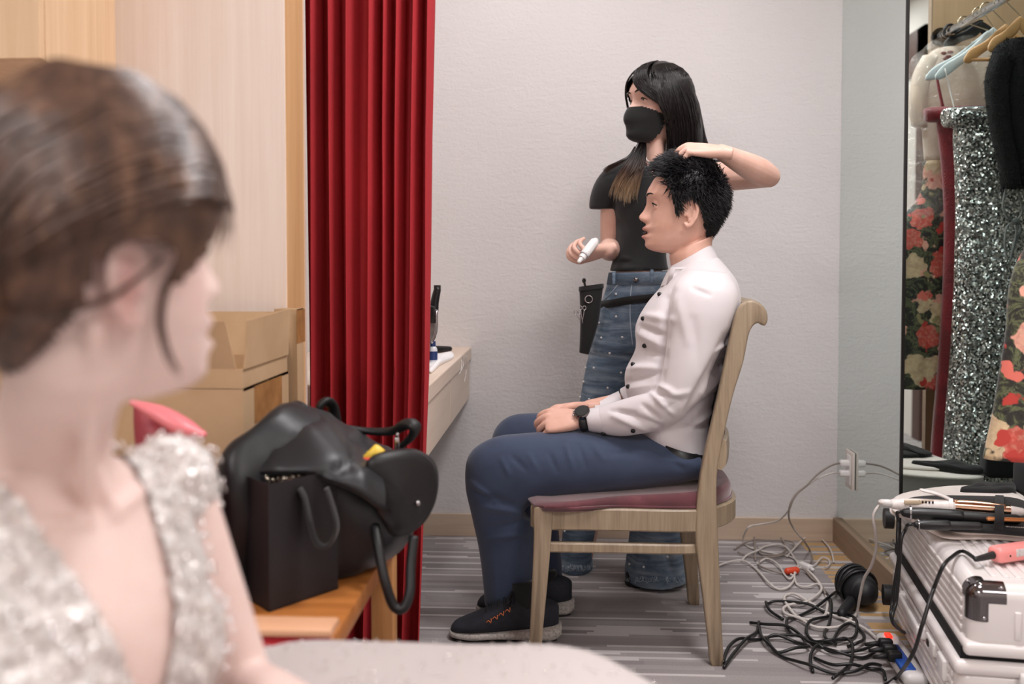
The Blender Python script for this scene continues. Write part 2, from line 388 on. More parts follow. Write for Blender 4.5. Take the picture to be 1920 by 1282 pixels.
# plan of the seat: straight front, round back
zt = at(1180, 955, YN)[2]; zb = at(1180, 997, YN)[2]
xa = at(1004, 950, YN)[0]; xb = at(1322, 950, YN)[0]; xc = at(1365, 950, YC)[0]
def plan(off=0.0):
    pts = [(xa-off, YN+.017-off), ((xa+xb)/2, YN+.016-off), (xb-.03, YN+.014-off), (xb+.035+off*.6, YN+.06-off*.6), (xc-.012+off, YC-.10), (xc+off, YC), (xc-.012+off, YC+.10), (xb+.035+off*.6, YF-.06+off*.6), (xb-.03, YF-.014+off), ((xa+xb)/2, YF-.016+off), (xa-off, YF-.017+off)]
    return pts
def rail(pts, z0, z1, th):
    P = cat([(x, y, 0) for x, y in pts], 6); T, N, B = frames(P); T[:, 2] = 0
    N = np.cross(T, [0, 0, 1]); N /= np.linalg.norm(N, axis=1)[:, None]
    r = []; b = .004
    for dn, z in ((-th/2+b, z0), (-th/2, z0+b), (-th/2, z1-b), (-th/2+b, z1), (th/2-b, z1), (th/2, z1-b), (th/2, z0+b), (th/2-b, z0)):
        q = P+N*dn; q[:, 2] = z; r.append(q)
    V = np.stack(r, 1); return orient((V.reshape(-1, 3), grid_faces(len(P), 8)))
obj('seat_frame', join(rail(plan(), zb, zt, .026), rail([(xa, YN+.03), (xa, YC), (xa, YF-.03)], zb, zt, .026)), M_CHAIR, ch, angle=40)
z3 = at(1180, 1021, YN)[2]; z4 = at(1180, 1040, YN)[2]
for yy, sg in ((YN+.017, 1), (YF-.017, -1)):
    obj('stretcher', rail([(xa+.01, yy), ((xa+xb)/2, yy), (xb-.06, yy), (xb+.012, yy+sg*.012)], z4, z3, .020), M_CHAIR, ch, angle=40)
# cushion
pl = np.array(plan(.0)); cen = pl.mean(0)
ringp = cat([(x, y, 0) for x, y in pl], 6, True)[:, :2]
zc = at(1180, 922, YN+.05)[2]; V = []; prof = [(0.0, 1.0, zt-.005), (0, 1.0, zt+.004), (0, 1.012, zt+.014), (0, 1.0, zt+.026), (0, .955, zt+.038), (0, .85, zc-.004), (0, .6, zc+.003), (0, .3, zc+.005), (0, .03, zc+.005)]
for _, s_, z in prof:
    q = cen+(ringp-cen)*s_; fz = np.interp(q[:, 0], [xa, xb], [.35, 1.12]); V.append(np.concatenate([q, (zt+(z-zt)*np.where(z > zt, fz, 1))[:, None]], 1))
sc_ = (np.concatenate(V), grid_faces(len(prof), len(ringp))); obj('seat_cushion', orient(sc_), M_VELVET, ch)
ring_b = np.concatenate([cen+(ringp-cen)*1.004, np.full((len(ringp), 1), zt+.004)], 1)
obj('seat_piping', tube(ring_b[::3], .004, n=6, res=3, closed=True), M_VELVET, ch)
# top rail, lower rail, back pad
def cross(pts, bow=.0, n=9):
    P = cat([at(x, y, YC) for x, y in pts], 2, True); out = []
    for k in range(n):
        s_ = k/(n-1); q = P.copy(); q[:, 1] = YN+.004+s_*(CHW-.008); q[:, 0] += bow*math.sin(math.pi*s_); out.append(q)
    return orient((np.concatenate(out), grid_faces(n, len(P))))
def shiftpx(pts, Y):  # the same outline drawn at the near post, moved to mid depth without changing its size
    k = at(1300, 700, YC)-at(1300, 700, Y)
    return pts
tr = [at(x, y, YN) for x, y in [(1392, 572), (1408, 565), (1426, 571), (1438, 585), (1438, 602), (1432, 609), (1422, 604), (1412, 590), (1400, 584)]]
def cross3(P, bow=0, n=11):
    P = cat(P, 2, True); out = []
    for k in range(n):
        s_ = k/(n-1); q = P.copy(); q[:, 1] = YN+.004+s_*(CHW-.008); q[:, 0] += bow*math.sin(math.pi*s_); out.append(q)
    return orient((np.concatenate(out), grid_faces(n, len(P))))
obj('top_rail', cross3(tr, .03), M_CHAIR, ch, angle=50)
lr = [at(x, y, YN) for x, y in [(1348, 832), (1362, 828), (1362, 872), (1346, 880)]]
obj('lower_rail', cross3(lr, .035), M_CHAIR, ch, angle=50)
bp = [at(x, y, YN) for x, y in [(1330, 830), (1350, 740), (1373, 640), (1388, 592), (1396, 596), (1386, 660), (1366, 745), (1346, 834)]]
V = cross3(bp, .03); V[0][:, 1] = YC+(V[0][:, 1]-YC)*.90
obj('back_pad', V, M_VELVET, ch)
# ------------------------------------------------------------------ white suitcase and the tools on it
t = NT('pearl_shell'); t.set((232, 226, 224), .28, 0, Coat_Weight=.4, Coat_Roughness=.15); M_SHELL = t.m
M_BLKPL = mat('black_plastic', (20, 20, 22), .35); M_BLKRUB = mat('black_rubber', (22, 22, 23), .5, bump=(300, .1))
M_WHTPL = mat('white_plastic', (236, 233, 231), .35); M_DKIN = mat('dark_lining', (16, 15, 16), .9)
M_CHROME = mat('polished_steel', (180, 178, 180), .18, 1.0, var=(30, .1)); M_GUN = mat('dark_chrome', (120, 116, 118), .12, 1.0)
nl = onz(1668, 1163, 0); pn = at(1795, 1200, 2.03)
far_ = np.array([nl[0], nl[1]-.005]); near_ = np.array([pn[0], pn[1]])
vd = far_-near_; SL = np.linalg.norm(vd); vd = np.append(vd/SL, 0); ud = np.array([vd[1], -vd[0], 0]); SW = .385; SO = np.append(near_, 0)
RS = np.stack([ud, vd, np.array([0, 0, 1.])], 1)
def sl(u, v, w_): return SO+ud*u+vd*v+np.array([0, 0, w_])
def sbox(lo, hi, bev=.0, seg=3):
    lo = np.asarray(lo, float); hi = np.asarray(hi, float); c = (lo+hi)/2
    return box(sl(*c), hi-lo, bev, 0, seg, R=RS)
ZT = .352; ZL = .215; ZBR = .196
su = thing('suitcase', 'large pearl white ribbed suitcase lying flat with its lid ajar', 'suitcase', sl(SW/2, SL/2, 0))
bs = obj('base_shell', join(sbox((0, 0, .028), (SW, SL, ZBR-.02), .032, 5), sbox((-.006, -.006, ZBR-.03), (SW+.006, SL+.006, ZBR), .012)), M_SHELL, su, angle=35)
obj('lining', sbox((.008, .008, ZBR-.002), (SW-.008, SL-.008, ZL+.006)), M_DKIN, su, smooth=False)
ld = obj('lid_shell', join(sbox((.020, -.004, ZL), (SW+.014, SL-.006, ZT), .028, 6), sbox((.012, -.010, ZL-.008), (SW+.02, SL, ZL+.020), .010)), M_SHELL, su, angle=35)
for k in range(6): obj('rib', sbox((-.004, .03, .048+k*.020), (.002, SL-.05, .060+k*.020), .004), M_SHELL, bs)
for k in range(5): obj('rib', sbox((.016, .05, ZL+.026+k*.019), (.022, SL-.05, ZL+.037+k*.019), .004), M_SHELL, ld)
for k in range(12): obj('rib', sbox((.075+k*.024, .055, ZT-.002), (.088+k*.024, SL-.055, ZT+.004), .003), M_SHELL, ld)
for k in range(10): obj('rib', sbox((.105+k*.024, -.008, ZL+.03), (.118+k*.024, -.002, ZT-.05), .004), M_SHELL, ld)
for k in range(11): obj('rib', sbox((.08+k*.026, -.005, .05), (.093+k*.026, .002, ZBR-.045), .004), M_SHELL, bs)
hd = obj('carry_handle', join(sbox((-.020, .30, .128), (-.010, .55, .152), .006), sbox((-.014, .29, .125), (.003, .32, .155), .005), sbox((-.014, .53, .125), (.003, .56, .155), .005)), M_WHTPL, su)
obj('latch', sbox((.115, -.020, .148), (.26, -.004, .182), .006), M_WHTPL, su)
obj('latch', sbox((-.012, .07, .12), (.003, .13, .165), .005), M_WHTPL, su)
lk = obj('lock', sbox((-.010, .175, .130), (.003, .255, .160), .004), M_WHTPL, su); obj('lock_button', sbox((-.013, .215, .138), (-.008, .235, .152), .003), M_BLKPL, lk)
# metal corner guard: three tongues on the near left top corner of the lid
gc = (.048, .024, ZT-.028); gp = lambda du, dv, dw: sl(gc[0]+du, gc[1]+dv, gc[2]+dw); GR = .0294
cg = join(ell(gp(0, 0, 0), (GR,)*3, 28, 20), tube([gp(0, 0, 0), gp(.042, 0, 0)], GR, 32, 1), tube([gp(0, 0, 0), gp(0, 0, -.046)], GR, 32, 1), tube([gp(0, 0, 0), gp(0, .030, 0)], GR, 32, 1))
gd = obj('corner_guard', cg, M_GUN, su, angle=40, label='polished metal corner guard')
for p in ((.048, -.006, ZT-.066), (.082, .004, ZT-.006), (.0275, .044, ZT-.007)): obj('rivet', ell(sl(*p), (.004, .004, .004), 10, 6), M_CHROME, gd)
for v_ in (.05, SL-.05):
    for u_ in (.06, SW-.06): obj('foot', sbox((u_-.03, v_-.03, 0), (u_+.03, v_+.03, .03), .008), M_BLKPL, su)
for zz in (.07, .285):
    wc = sl(-.006, SL+.012, zz); obj('wheel', tube([wc-ud*.012, wc+ud*.012], .028, n=20, res=1), M_BLKRUB, su, angle=40)
TZ = ZT+.005
def top(px, py, dz=0.0): return onz(px, py, TZ+dz)
def rod(pts, r, n=14, res=3): return tube(pts, r, n=n, res=res)
# folded towel: two thin layers
M_TOWEL = cloth('cream_towel', (236, 226, 218), .95, 260, .6, .03)
def sheet(outline, z0, th, amp=.002, seed=0, n=26):
    P = np.array([onz(x, y, z0)[:2] for x, y in outline]); R_ = cat(np.concatenate([P, np.zeros((len(P), 1))], 1), 5, True)[:, :2]; c = R_.mean(0); V = []
    r2 = np.random.default_rng(seed)
    for s_, z in ((.97, 0), (1.0, th*.35), (1.0, th*.7), (.965, th), (.7, th*1.05), (.35, th), (.02, th)):
        q = c+(R_-c)*s_; a = np.arange(len(q))
        V.append(np.concatenate([q, (z0+z+amp*np.sin(a*.55+seed)*np.sin(a*.21+s_*3)*(s_ > .3)*(z > 0))[:, None]], 1))
    return orient((np.concatenate(V), grid_faces(len(V), len(R_))))
tw = thing('towel', 'folded cream towel under the black tool roll on the suitcase', 'towel', top(1800, 985))
obj('towel_layer', sheet([(1668, 962), (1700, 975), (1745, 1000), (1780, 1012), (1860, 1013), (1965, 1016), (1955, 985), (1905, 925), (1800, 915), (1690, 930)], TZ, .010, .001, 1), M_TOWEL, tw)
obj('towel_layer', sheet([(1672, 958), (1705, 972), (1760, 990), (1800, 1003), (1870, 1005), (1960, 1010), (1950, 980), (1905, 930), (1800, 920), (1695, 935)], TZ+.010, .010, .001, 2), M_TOWEL, tw)
M_ROLL = cloth('black_canvas', (24, 23, 24), .9, 500, .3, .1, .1)
tr_ = thing('tool_roll', 'black canvas tool roll holding hair irons on cream towel', 'tool roll', top(1800, 965, .02))
obj('panel', sheet([(1688, 946), (1720, 965), (1745, 985), (1770, 996), (1850, 1001), (1962, 1006), (1955, 975), (1920, 945), (1850, 937), (1740, 936)], TZ+.021, .012, .001, 3), M_ROLL, tr_)
pz = TZ+.034
def strap(pts, w_, th=.0025):
    P = cat(pts, 6); T, N, B = frames(P); up = np.array([vd]*len(P)); sd = np.cross(T, up); sd = np.array([ud]*len(P))
    r = np.stack([P-sd*w_/2, P+sd*w_/2], 1); V = np.concatenate([r, r+np.cross(T, sd)[:, None]*th], 1)[:, [0, 1, 3, 2]]
    return orient((V.reshape(-1, 3), grid_faces(len(P), 4)))
a_ = onz(1872, 996, pz-.006); b_ = onz(1874, 976, pz+.020); c_ = onz(1874, 953, pz+.034); d_ = onz(1874, 938, pz+.034); e_ = onz(1874, 928, pz+.0)
obj('elastic_strap', strap([a_, b_, c_, d_, e_], .020), M_ROLL, tr_)
tx = bpy.data.curves.new('lettering', 'FONT'); tx.body = 'Maxminna'; tx.size = .017; tx.extrude = .0003; tx.align_x = 'RIGHT'
to = bpy.data.objects.new('tmp', tx); COL.objects.link(to); dg = bpy.context.evaluated_depsgraph_get(); me = bpy.data.meshes.new_from_object(to.evaluated_get(dg)); bpy.data.objects.remove(to)
TV = np.array([v.co for v in me.vertices]); TF = [tuple(p.vertices) for p in me.polygons]
TV[:, 0] *= -1; TV[:, 1] *= -1; lo_ = onz(1884, 986, pz+.002); TV = TV@RS.T+lo_
M_LET = mat('white_print', (226, 214, 212), .6)
obj('lettering', (TV, TF), M_LET, tr_, smooth=False, label='white printed lettering')
# white and gold curling iron
M_PEARL = mat('pearl_plastic', (238, 230, 226), .25, var=(60, .03)); M_GOLD = mat('rose_gold', (222, 178, 150), .16, 1.0); M_BEIGE = mat('beige_plastic', (206, 186, 160), .4)
h0, h1, h2 = onz(1668, 944, pz+.018), onz(1783, 950, pz+.020), onz(1895, 958, pz+.022)
ci = thing('curling_iron', 'pearl white curling iron with rose gold barrel on the tool roll', 'curling iron', h1)
hh = obj('handle', tube([h0, h0+(h1-h0)*.15, h0+(h1-h0)*.5, h1], [.010, .014, .016, .017], 18, 4, round_ends=True), M_PEARL, ci)
obj('inset', box((h0+h1)/2+np.array([-.0, -.012, .010]), (.085, .006, .012), .003), M_BEIGE, hh)
for k in range(5): obj('button', box(h0+(h1-h0)*(.45+.055*k)+np.array([0, -.0145, .012]), (.004, .004, .006), .001), M_GUN, hh)
obj('collar', tube([h1-(h1-h0)*.04, h1+(h2-h1)*.03], [.021, .021], 18, 1), M_PEARL, ci, angle=40)
obj('barrel', tube([h1, h2], [.0135, .0135], 18, 2), M_GOLD, ci, angle=40)
obj('clamp', tube([h1+np.array([.0, .0, .014]), h1+(h2-h1)*.5+np.array([0, 0, .015]), h2+np.array([-.01, 0, .012])], [.008, .009, .008], 12, 3, .5), M_GOLD, ci)
obj('lever', tube([h1+np.array([.01, .0, .012]), h1+np.array([-.025, .01, .028]), h1+np.array([-.06, .014, .036])], [.009, .013, .010], 12, 4, .35, True), M_PEARL, ci)
obj('tip', tube([h2-(h2-h1)*.02, h2+(h2-h1)*.17], [.013, .010], 16, 2, round_ends=True), M_PEARL, ci)
# two black wands
def wand(label, a, b, r, ring):
    a = np.asarray(a); b = np.asarray(b); d = (b-a); w_ = thing('hair_wand', label, 'hair wand', a, 'black hair wands')
    obj('handle', tube([a, a+d*.12, a+d*.5], [r*.7, r, r*1.05], 14, 3, round_ends=True), M_BLKPL, w_)
    obj('barrel', tube([a+d*.48, b], [r*.9, r*.8], 14, 2, round_ends=True), M_BLKRUB, w_)
    obj('ring', tube([a+d*ring, a+d*(ring+.015)], [r*1.2, r*1.2], 16, 1), M_CHROME, w_, angle=40)
w1a, w1b = onz(1697, 961, pz+.012), onz(1905, 974, pz+.012); w2a, w2b = onz(1718, 983, pz+.008), onz(1835, 986, pz+.010)
wand('long black hair wand beside the rose gold curling iron', w1a, w1b, .0145, .04)
wand('short black hair wand along the edge of the tool roll', w2a, w2b, .011, .02)
M_BRASS = mat('brass_bar', (206, 158, 84), .3, .6); M_COPPER = mat('copper_bar', (200, 132, 80), .35, .5)
def bar(label, pa, pb, h, w_, m):
    a = onz(*pa, pz+h); b = onz(*pb, pz+h); d = b-a; L = np.linalg.norm(d); ang = math.atan2(d[1], d[0])
    o = thing('comb', label, 'comb', (a+b)/2, 'metal tail combs')
    obj('spine', box((a+b)/2, (L, w_, .006), .002, ang), m, o); obj('edge_rail', box((a+b)/2+np.array([0, 0, .004]), (L*.96, w_*.4, .003), .001, ang), m, o)
bar('flat brass comb lying behind the long black wand', (1815, 955), (1886, 962), .010, .012, M_BRASS)
bar('copper comb tucked under the elastic strap', (1850, 973), (1945, 976), .018, .012, M_COPPER)
# black cloth behind
bc = thing('black_cloth', 'black cloth crumpled behind the curling iron against the mirror', 'cloth', top(1820, 920))
obj('cloth_fold', sheet([(1800, 928), (1830, 930), (1890, 930), (1905, 924), (1895, 914), (1850, 914), (1820, 920)], TZ+.012, .018, .004, 5), M_ROLL, bc)
# pink iron
M_PINK = mat('coral_pink_plastic', (244, 150, 146), .3); M_STICK = mat('rating_sticker', (206, 200, 198), .4, var=(200, .08))
p0, p1 = onz(1862, 1040, TZ+.020), onz(1985, 1022, TZ+.020)
pk = thing('hair_straightener', 'coral pink hair straightener lying on the suitcase lid', 'hair straightener', (p0+p1)/2)
d = p1-p0; ang = math.atan2(d[1], d[0]); L = np.linalg.norm(d); RZ = np.array([[math.cos(ang), -math.sin(ang), 0], [math.sin(ang), math.cos(ang), 0], [0, 0, 1]])
obj('body', box((p0+p1)/2, (L, .040, .034), .012, ang, 4), M_PINK, pk)
obj('rating_label', box(p0+d*.36+RZ@np.array([0, -.0195, .004]), (.050, .003, .016), .001, ang), M_STICK, pk)
obj('button', ell(p0+d*.14+RZ@np.array([0, -.0195, .0]), (.0025, .002, .0025), 10, 6), M_DKIN, pk)
obj('cord_boot', tube([p0+d*.02, p0-d*.10+np.array([0, 0, -.002]), p0-d*.25+np.array([0, 0, -.004])], [.0085, .007, .0055], 12, 3, round_ends=True), M_BLKRUB, pk)
bootend = p0-d*.25+np.array([0, 0, -.004])
# black bag at the frame edge
bgp = top(1908, 926)
bb = thing('tote_bag', 'black fabric tote standing beside the dresses on the suitcase', 'bag', bgp+np.array([.10, .02, 0]))
obj('body', box(bgp+np.array([.045, .0, .045]), (.09, .08, .09), .015, .1, 4), M_ROLL, bb); obj('side_flap', box(bgp+np.array([.035, -.02, .085]), (.03, .05, .05), .012, .4, 3), M_ROLL, bb)
# ------------------------------------------------------------------ outlet, cords, power strip, dryer
M_WCORD = mat('white_cord', (214, 206, 200), .45); M_GCORD = mat('grey_cord', (146, 134, 126), .5); M_KCORD = mat('black_cord', (20, 20, 21), .38)
def cp(pts): return [(1320+x/2.9, 840+y/2.9) for x, y in pts]
def floor_pts(px, z=.005, wob=.0):
    out = []
    for i, (x, y) in enumerate(px):
        p = onz(x, min(y, 1300), z); p[2] = z+wob*(i % 3)*.5; out.append(p)
    return out
OX = XM-.004; oc = onx(1594, 880, OX)
ol = thing('wall_outlet', 'cream wall outlet plate on the mirror with two plugs', 'outlet', oc)
M_PLATE = mat('cream_plate', (226, 216, 208), .4)
obj('plate', box(oc, (.009, .085, .128), .003), M_PLATE, ol); obj('socket_insert', box(oc+np.array([-.004, 0, 0]), (.006, .045, .10), .002), M_WHTPL, ol)
for k, dz in enumerate((.022, -.012)):
    c = oc+np.array([-.020, -.004, dz]); obj('plug', box(c, (.034, .026, .022), .006), M_WHTPL, ol)
P1 = oc+np.array([-.036, -.004, .022]); P2 = oc+np.array([-.036, -.004, -.012])
def cord(label, pts, r, m, grp, res=5):
    return obj('extension_cord', tube(pts, r, n=8, res=res), m, label=label, cat_='cord', group=grp)
def air(px, Ys): return [at(x, y, Y) for (x, y), Y in zip(px, Ys)]
w1 = cp([(690, 95), (620, 140), (560, 200), (500, 250), (468, 310), (462, 380), (490, 440), (540, 500)])
GW = 'pale cords tangled on the carpet'; GK = 'black cords tangled on the carpet'
cord('white cord from the upper plug hanging down to the red connector', [P1]+air(w1, [3.36, 3.33, 3.30, 3.28, 3.27, 3.28, 3.3, 3.26])+floor_pts(cp([(575, 555), (588, 600), (570, 630), (550, 640)])), .0032, M_GCORD, GW)
w2 = cp([(700, 135), (620, 165), (545, 215), (490, 272), (462, 335), (400, 395)])
cord('white cord from the lower plug sweeping along the baseboard', [P2]+air(w2, [3.36, 3.34, 3.33, 3.33, 3.36, 3.45])+air(cp([(300, 415), (240, 432)]), [3.50, 3.44])+floor_pts(cp([(212, 500), (240, 535), (300, 555), (380, 572), (470, 590), (520, 625)])), .0030, M_WCORD, GW)
for px, m, r, lab in [
    ([(75, 640), (140, 622), (210, 620), (270, 645), (310, 690), (350, 740), (400, 765), (450, 765), (482, 740), (492, 700), (470, 690)], M_WCORD, .0034, 'flat white cord leading from the red connector behind the chair leg'),
    ([(165, 550), (200, 530), (270, 508), (340, 500), (420, 505), (480, 520), (490, 548), (440, 580), (370, 602), (250, 588), (185, 570)], M_GCORD, .0030, 'grey cord in a wide flat loop by the baseboard'),
    ([(205, 612), (235, 585), (300, 562), (330, 535), (400, 528), (450, 550), (490, 595), (512, 640), (492, 690), (505, 740), (560, 758), (620, 748), (660, 790), (672, 850)], M_WCORD, .0032, 'white cord winding from the pale tangle toward the black tangle'),
    ([(280, 610), (275, 520), (275, 490), (300, 465), (350, 463), (410, 488), (442, 530), (430, 572), (380, 592), (310, 575), (290, 540)], M_GCORD, .0032, 'grey cord in a round loop within the pale tangle'),
    ([(450, 590), (500, 540), (560, 490), (620, 484), (662, 520), (692, 570), (706, 620)], M_WCORD, .0030, 'white cord arching toward the yellow carpet patch'),
    ([(545, 645), (600, 642), (640, 605), (678, 605), (682, 640), (660, 655)], M_WCORD, .0030, 'short white cord beside the white connector'),
    ([(290, 630), (340, 605), (400, 640), (440, 690), (465, 715), (490, 700), (510, 660), (540, 640)], M_WCORD, .0032, 'white cord crossing under the red connector'),
    ([(310, 600), (300, 640), (340, 665), (420, 678), (480, 672), (540, 668), (590, 710), (638, 750), (660, 800)], M_GCORD, .0032, 'grey cord running out of the red connector'),
    ([(955, 1050), (880, 990), (780, 945), (680, 900), (560, 835), (500, 805), (455, 795), (436, 820), (450, 860), (500, 910), (560, 938), (620, 935), (660, 905), (672, 850)], M_WCORD, .0042, 'thick white cord leading into the power strip')]:
    cord(lab, floor_pts(cp(px), .006, .006), r, m, GW)
# cord of the white curling iron
ic = [h0, h0+np.array([-.025, -.004, .004])]+air([(1652, 943), (1641, 957), (1637, 972), (1641, 995), (1643, 1025), (1634, 1060), (1620, 1085), (1612, 1120), (1606, 1150)], [2.62, 2.62, 2.62, 2.63, 2.66, 2.70, 2.75, 2.78, 2.82])+floor_pts(cp([(805, 925), (760, 960), (700, 975), (600, 970), (520, 925), (445, 900), (432, 870), (470, 850), (540, 840), (600, 810), (640, 765), (610, 710), (560, 660)]), .012)
cord('white cord drooping from the pearl curling iron to the floor', ic, .0040, M_WCORD, GW)
obj('strain_relief', tube([h0+np.array([.004, 0, 0]), h0+np.array([-.02, -.003, .003]), at(1652, 943, 2.62)], [.010, .0085, .006], 12, 3), M_WHTPL, ci)
for px, lab in [
    ([(108, 1192), (160, 1130), (230, 1060), (285, 1000), (298, 955)], 'black cord end curving up from the rear chair leg'),
    ([(105, 1165), (130, 1100), (190, 1060), (280, 1040), (400, 1030), (520, 1045), (600, 1075), (640, 1095), (720, 1130), (860, 1140), (940, 1110)], 'black cord from the chair leg to the power strip'),
    ([(250, 948), (330, 968), (450, 990), (530, 1020), (562, 1062), (620, 1092), (700, 1108), (850, 1110), (930, 1090)], 'black cord running straight across the tangle'),
    ([(298, 960), (312, 1030), (350, 1088), (420, 1130), (500, 1170), (580, 1205), (700, 1222), (820, 1225), (900, 1200), (960, 1180)], 'black cord sagging along the front of the tangle'),
    ([(430, 930), (360, 895), (336, 860), (350, 843), (400, 842), (560, 868), (660, 890), (770, 912), (828, 960), (822, 1020), (770, 1052), (680, 1068), (600, 1050), (556, 1010), (580, 960), (680, 915)], 'black cord in a long double loop'),
    ([(640, 760), (680, 820), (692, 880), (682, 950), (655, 1010), (665, 1060), (720, 1070)], 'black cord dropping through the middle of the tangle'),
    ([(480, 1015), (452, 985), (455, 950), (500, 920), (600, 880), (680, 830), (730, 770)], 'black cord looping toward the hair dryer'),
    ([(592, 1215), (578, 1150), (610, 1100), (680, 1060), (760, 1045), (806, 1090), (800, 1160), (760, 1220), (700, 1278)], 'black cord in a large upright loop near the power strip'),
    ([(355, 1070), (345, 1045), (400, 1040), (500, 1055), (570, 1090), (500, 1110), (400, 1110), (355, 1075)], 'black cord in a flat oval loop by the chair leg'),
    ([(600, 1140), (700, 1190), (800, 1200), (900, 1198), (970, 1220), (985, 1285)], 'black cord leaving the tangle past the power strip'),
    ([(700, 1050), (740, 990), (800, 975), (860, 1000), (870, 1050), (830, 1085), (780, 1080)], 'black cord in a small curl beside the power strip')]:
    cord(lab, floor_pts(cp(px), .006, .012), .0042, M_KCORD, GK)
strip_a, strip_b = onz(1664, 1200, .02), onz(1717, 1274, .02)
cord('black cord of the long hair wand falling beside the suitcase', [w1a, w1a+np.array([-.02, -.006, .002])]+air([(1684, 975), (1683, 1010), (1685, 1045), (1678, 1090), (1673, 1130), (1672, 1160)], [2.42, 2.40, 2.40, 2.40, 2.40, 2.38])+[strip_a+np.array([.03, -.02, .03])], .0042, M_KCORD, GK)
cord('black cord of the short hair wand falling beside the suitcase', [w2a, w2a+np.array([-.02, -.004, 0])]+air([(1698, 992), (1690, 1010), (1687, 1050), (1684, 1090), (1680, 1130), (1673, 1165)], [2.36, 2.35, 2.36, 2.37, 2.38, 2.36])+[strip_a+np.array([.035, -.03, .03])], .0042, M_KCORD, GK)
cord('black cord of the pink straightener draped down the suitcase side', [bootend]+[onz(1805, 1033, TZ+.004), onz(1785, 1044, TZ+.006), onz(1768, 1062, TZ+.004)]+air([(1752, 1100), (1742, 1130), (1728, 1175), (1716, 1215), (1700, 1245)], [2.15, 2.12, 2.10, 2.12, 2.16])+floor_pts([(1680, 1270), (1650, 1290)], .006), .0042, M_KCORD, GK)
# connectors
M_RED = mat('orange_red_plastic', (226, 78, 44), .4)
cc = floor_pts(cp([(455, 668), (500, 664)]), .014)
pc = thing('plug_connector', 'orange red plug joining white cords on carpet', 'plug', cc[0]); obj('body', tube(cc, [.011, .012], 12, 2, round_ends=True), M_RED, pc)
obj('collar', tube([cc[1], cc[1]+(cc[1]-cc[0])*.3], [.009, .006], 12, 1), M_WHTPL, pc)
cc = floor_pts(cp([(525, 630), (580, 655)]), .012)
pc = thing('plug_connector', 'white plug beside the orange red plug on carpet', 'plug', cc[0]); d = cc[1]-cc[0]
obj('body', box((cc[0]+cc[1])/2, (np.linalg.norm(d), .022, .02), .004, math.atan2(d[1], d[0])), M_WHTPL, pc); obj('collar', tube([cc[1], cc[1]+d*.3], [.007, .005], 10, 1), M_WHTPL, pc)
# power strip
d = strip_b-strip_a; L = np.linalg.norm(d)*1.02; ang = math.atan2(d[1], d[0]); c = (strip_a+strip_b)/2
RZ = np.array([[math.cos(ang), -math.sin(ang), 0], [math.sin(ang), math.cos(ang), 0], [0, 0, 1]])
ps = thing('power_strip', 'white power strip with red lit switch and blue socket face', 'power strip', (c[0], c[1], 0))
M_BLUE = mat('blue_plastic', (38, 84, 170), .4)
obj('body', box((c[0], c[1], .020), (L+.03, .058, .036), .016, ang, 5), M_WHTPL, ps)
obj('socket_face', box(c+RZ@np.array([.035, -.012, .016]), (L*.62, .034, .012), .004, ang), M_BLUE, ps)
t = NT('switch_glow'); t.set((220, 30, 20), .3); t.b.inputs['Emission Color'].default_value = rgba((255, 40, 24)); t.b.inputs['Emission Strength'].default_value = 2.2; M_SWITCH = t.m
obj('switch', box(c+RZ@np.array([-L*.40, -.004, .020]), (.026, .016, .010), .003, ang), M_SWITCH, ps)
for k in range(3):
    q = c+RZ@np.array([-.035+k*.040, -.028, .024]); obj('plug', join(box(q, (.022, .034, .026), .006, ang), tube([q+RZ@np.array([0, -.014, 0]), q+RZ@np.array([-.004, -.05, -.006])], [.007, .004], 10, 2)), M_BLKRUB, ps)
# hair dryer wrapped in its cord
M_DRY = mat('matte_black', (24, 24, 26), .55, bump=(200, .15))
da = onz(1597, 1092, .052)+np.array([0, .02, 0]); db = onz(1634, 1116, .052)+np.array([-.012, .02, 0])
dr = thing('hair_dryer', 'black hair dryer wound in its cord against the baseboard', 'hair dryer', ((da+db)/2)*np.array([1, 1, 0]))
dd = db-da; obj('barrel', tube([da-dd*.05, da+dd*.1, da+dd*.5, da+dd*.9, db], [.040, .050, .050, .044, .036], 20, 4, round_ends=True), M_DRY, dr)
obj('handle', tube([da+dd*.55+np.array([0, 0, -.02]), da+dd*.75+np.array([-.05, -.05, -.03]), da+dd*.85+np.array([-.085, -.095, -.032])], [.018, .017, .013], 14, 4, round_ends=True), M_DRY, dr)
T_, N_, B_ = frames(np.array([da, da+dd*.5, db]))
for k, s_ in enumerate((.25, .36, .47, .6)):
    q = da+dd*s_; th = np.linspace(0, 2*np.pi, 25); tl = .25*(k-1.5)
    obj('wound_cord', tube([q+(N_[0]*math.cos(a)+B_[0]*math.sin(a))*.053+dd/np.linalg.norm(dd)*.012*math.sin(a+k) for a in th[:-1]], .0045, 8, 1, closed=True), M_KCORD, dr)
M_BLUER = mat('blue_ring', (120, 160, 190), .25, .6)
q = onz(1624, 1120, .030); obj('end_ring', tube([q, q+np.array([.016, -.010, 0])], [.012, .012], 16, 1), M_BLUER, dr, angle=40)
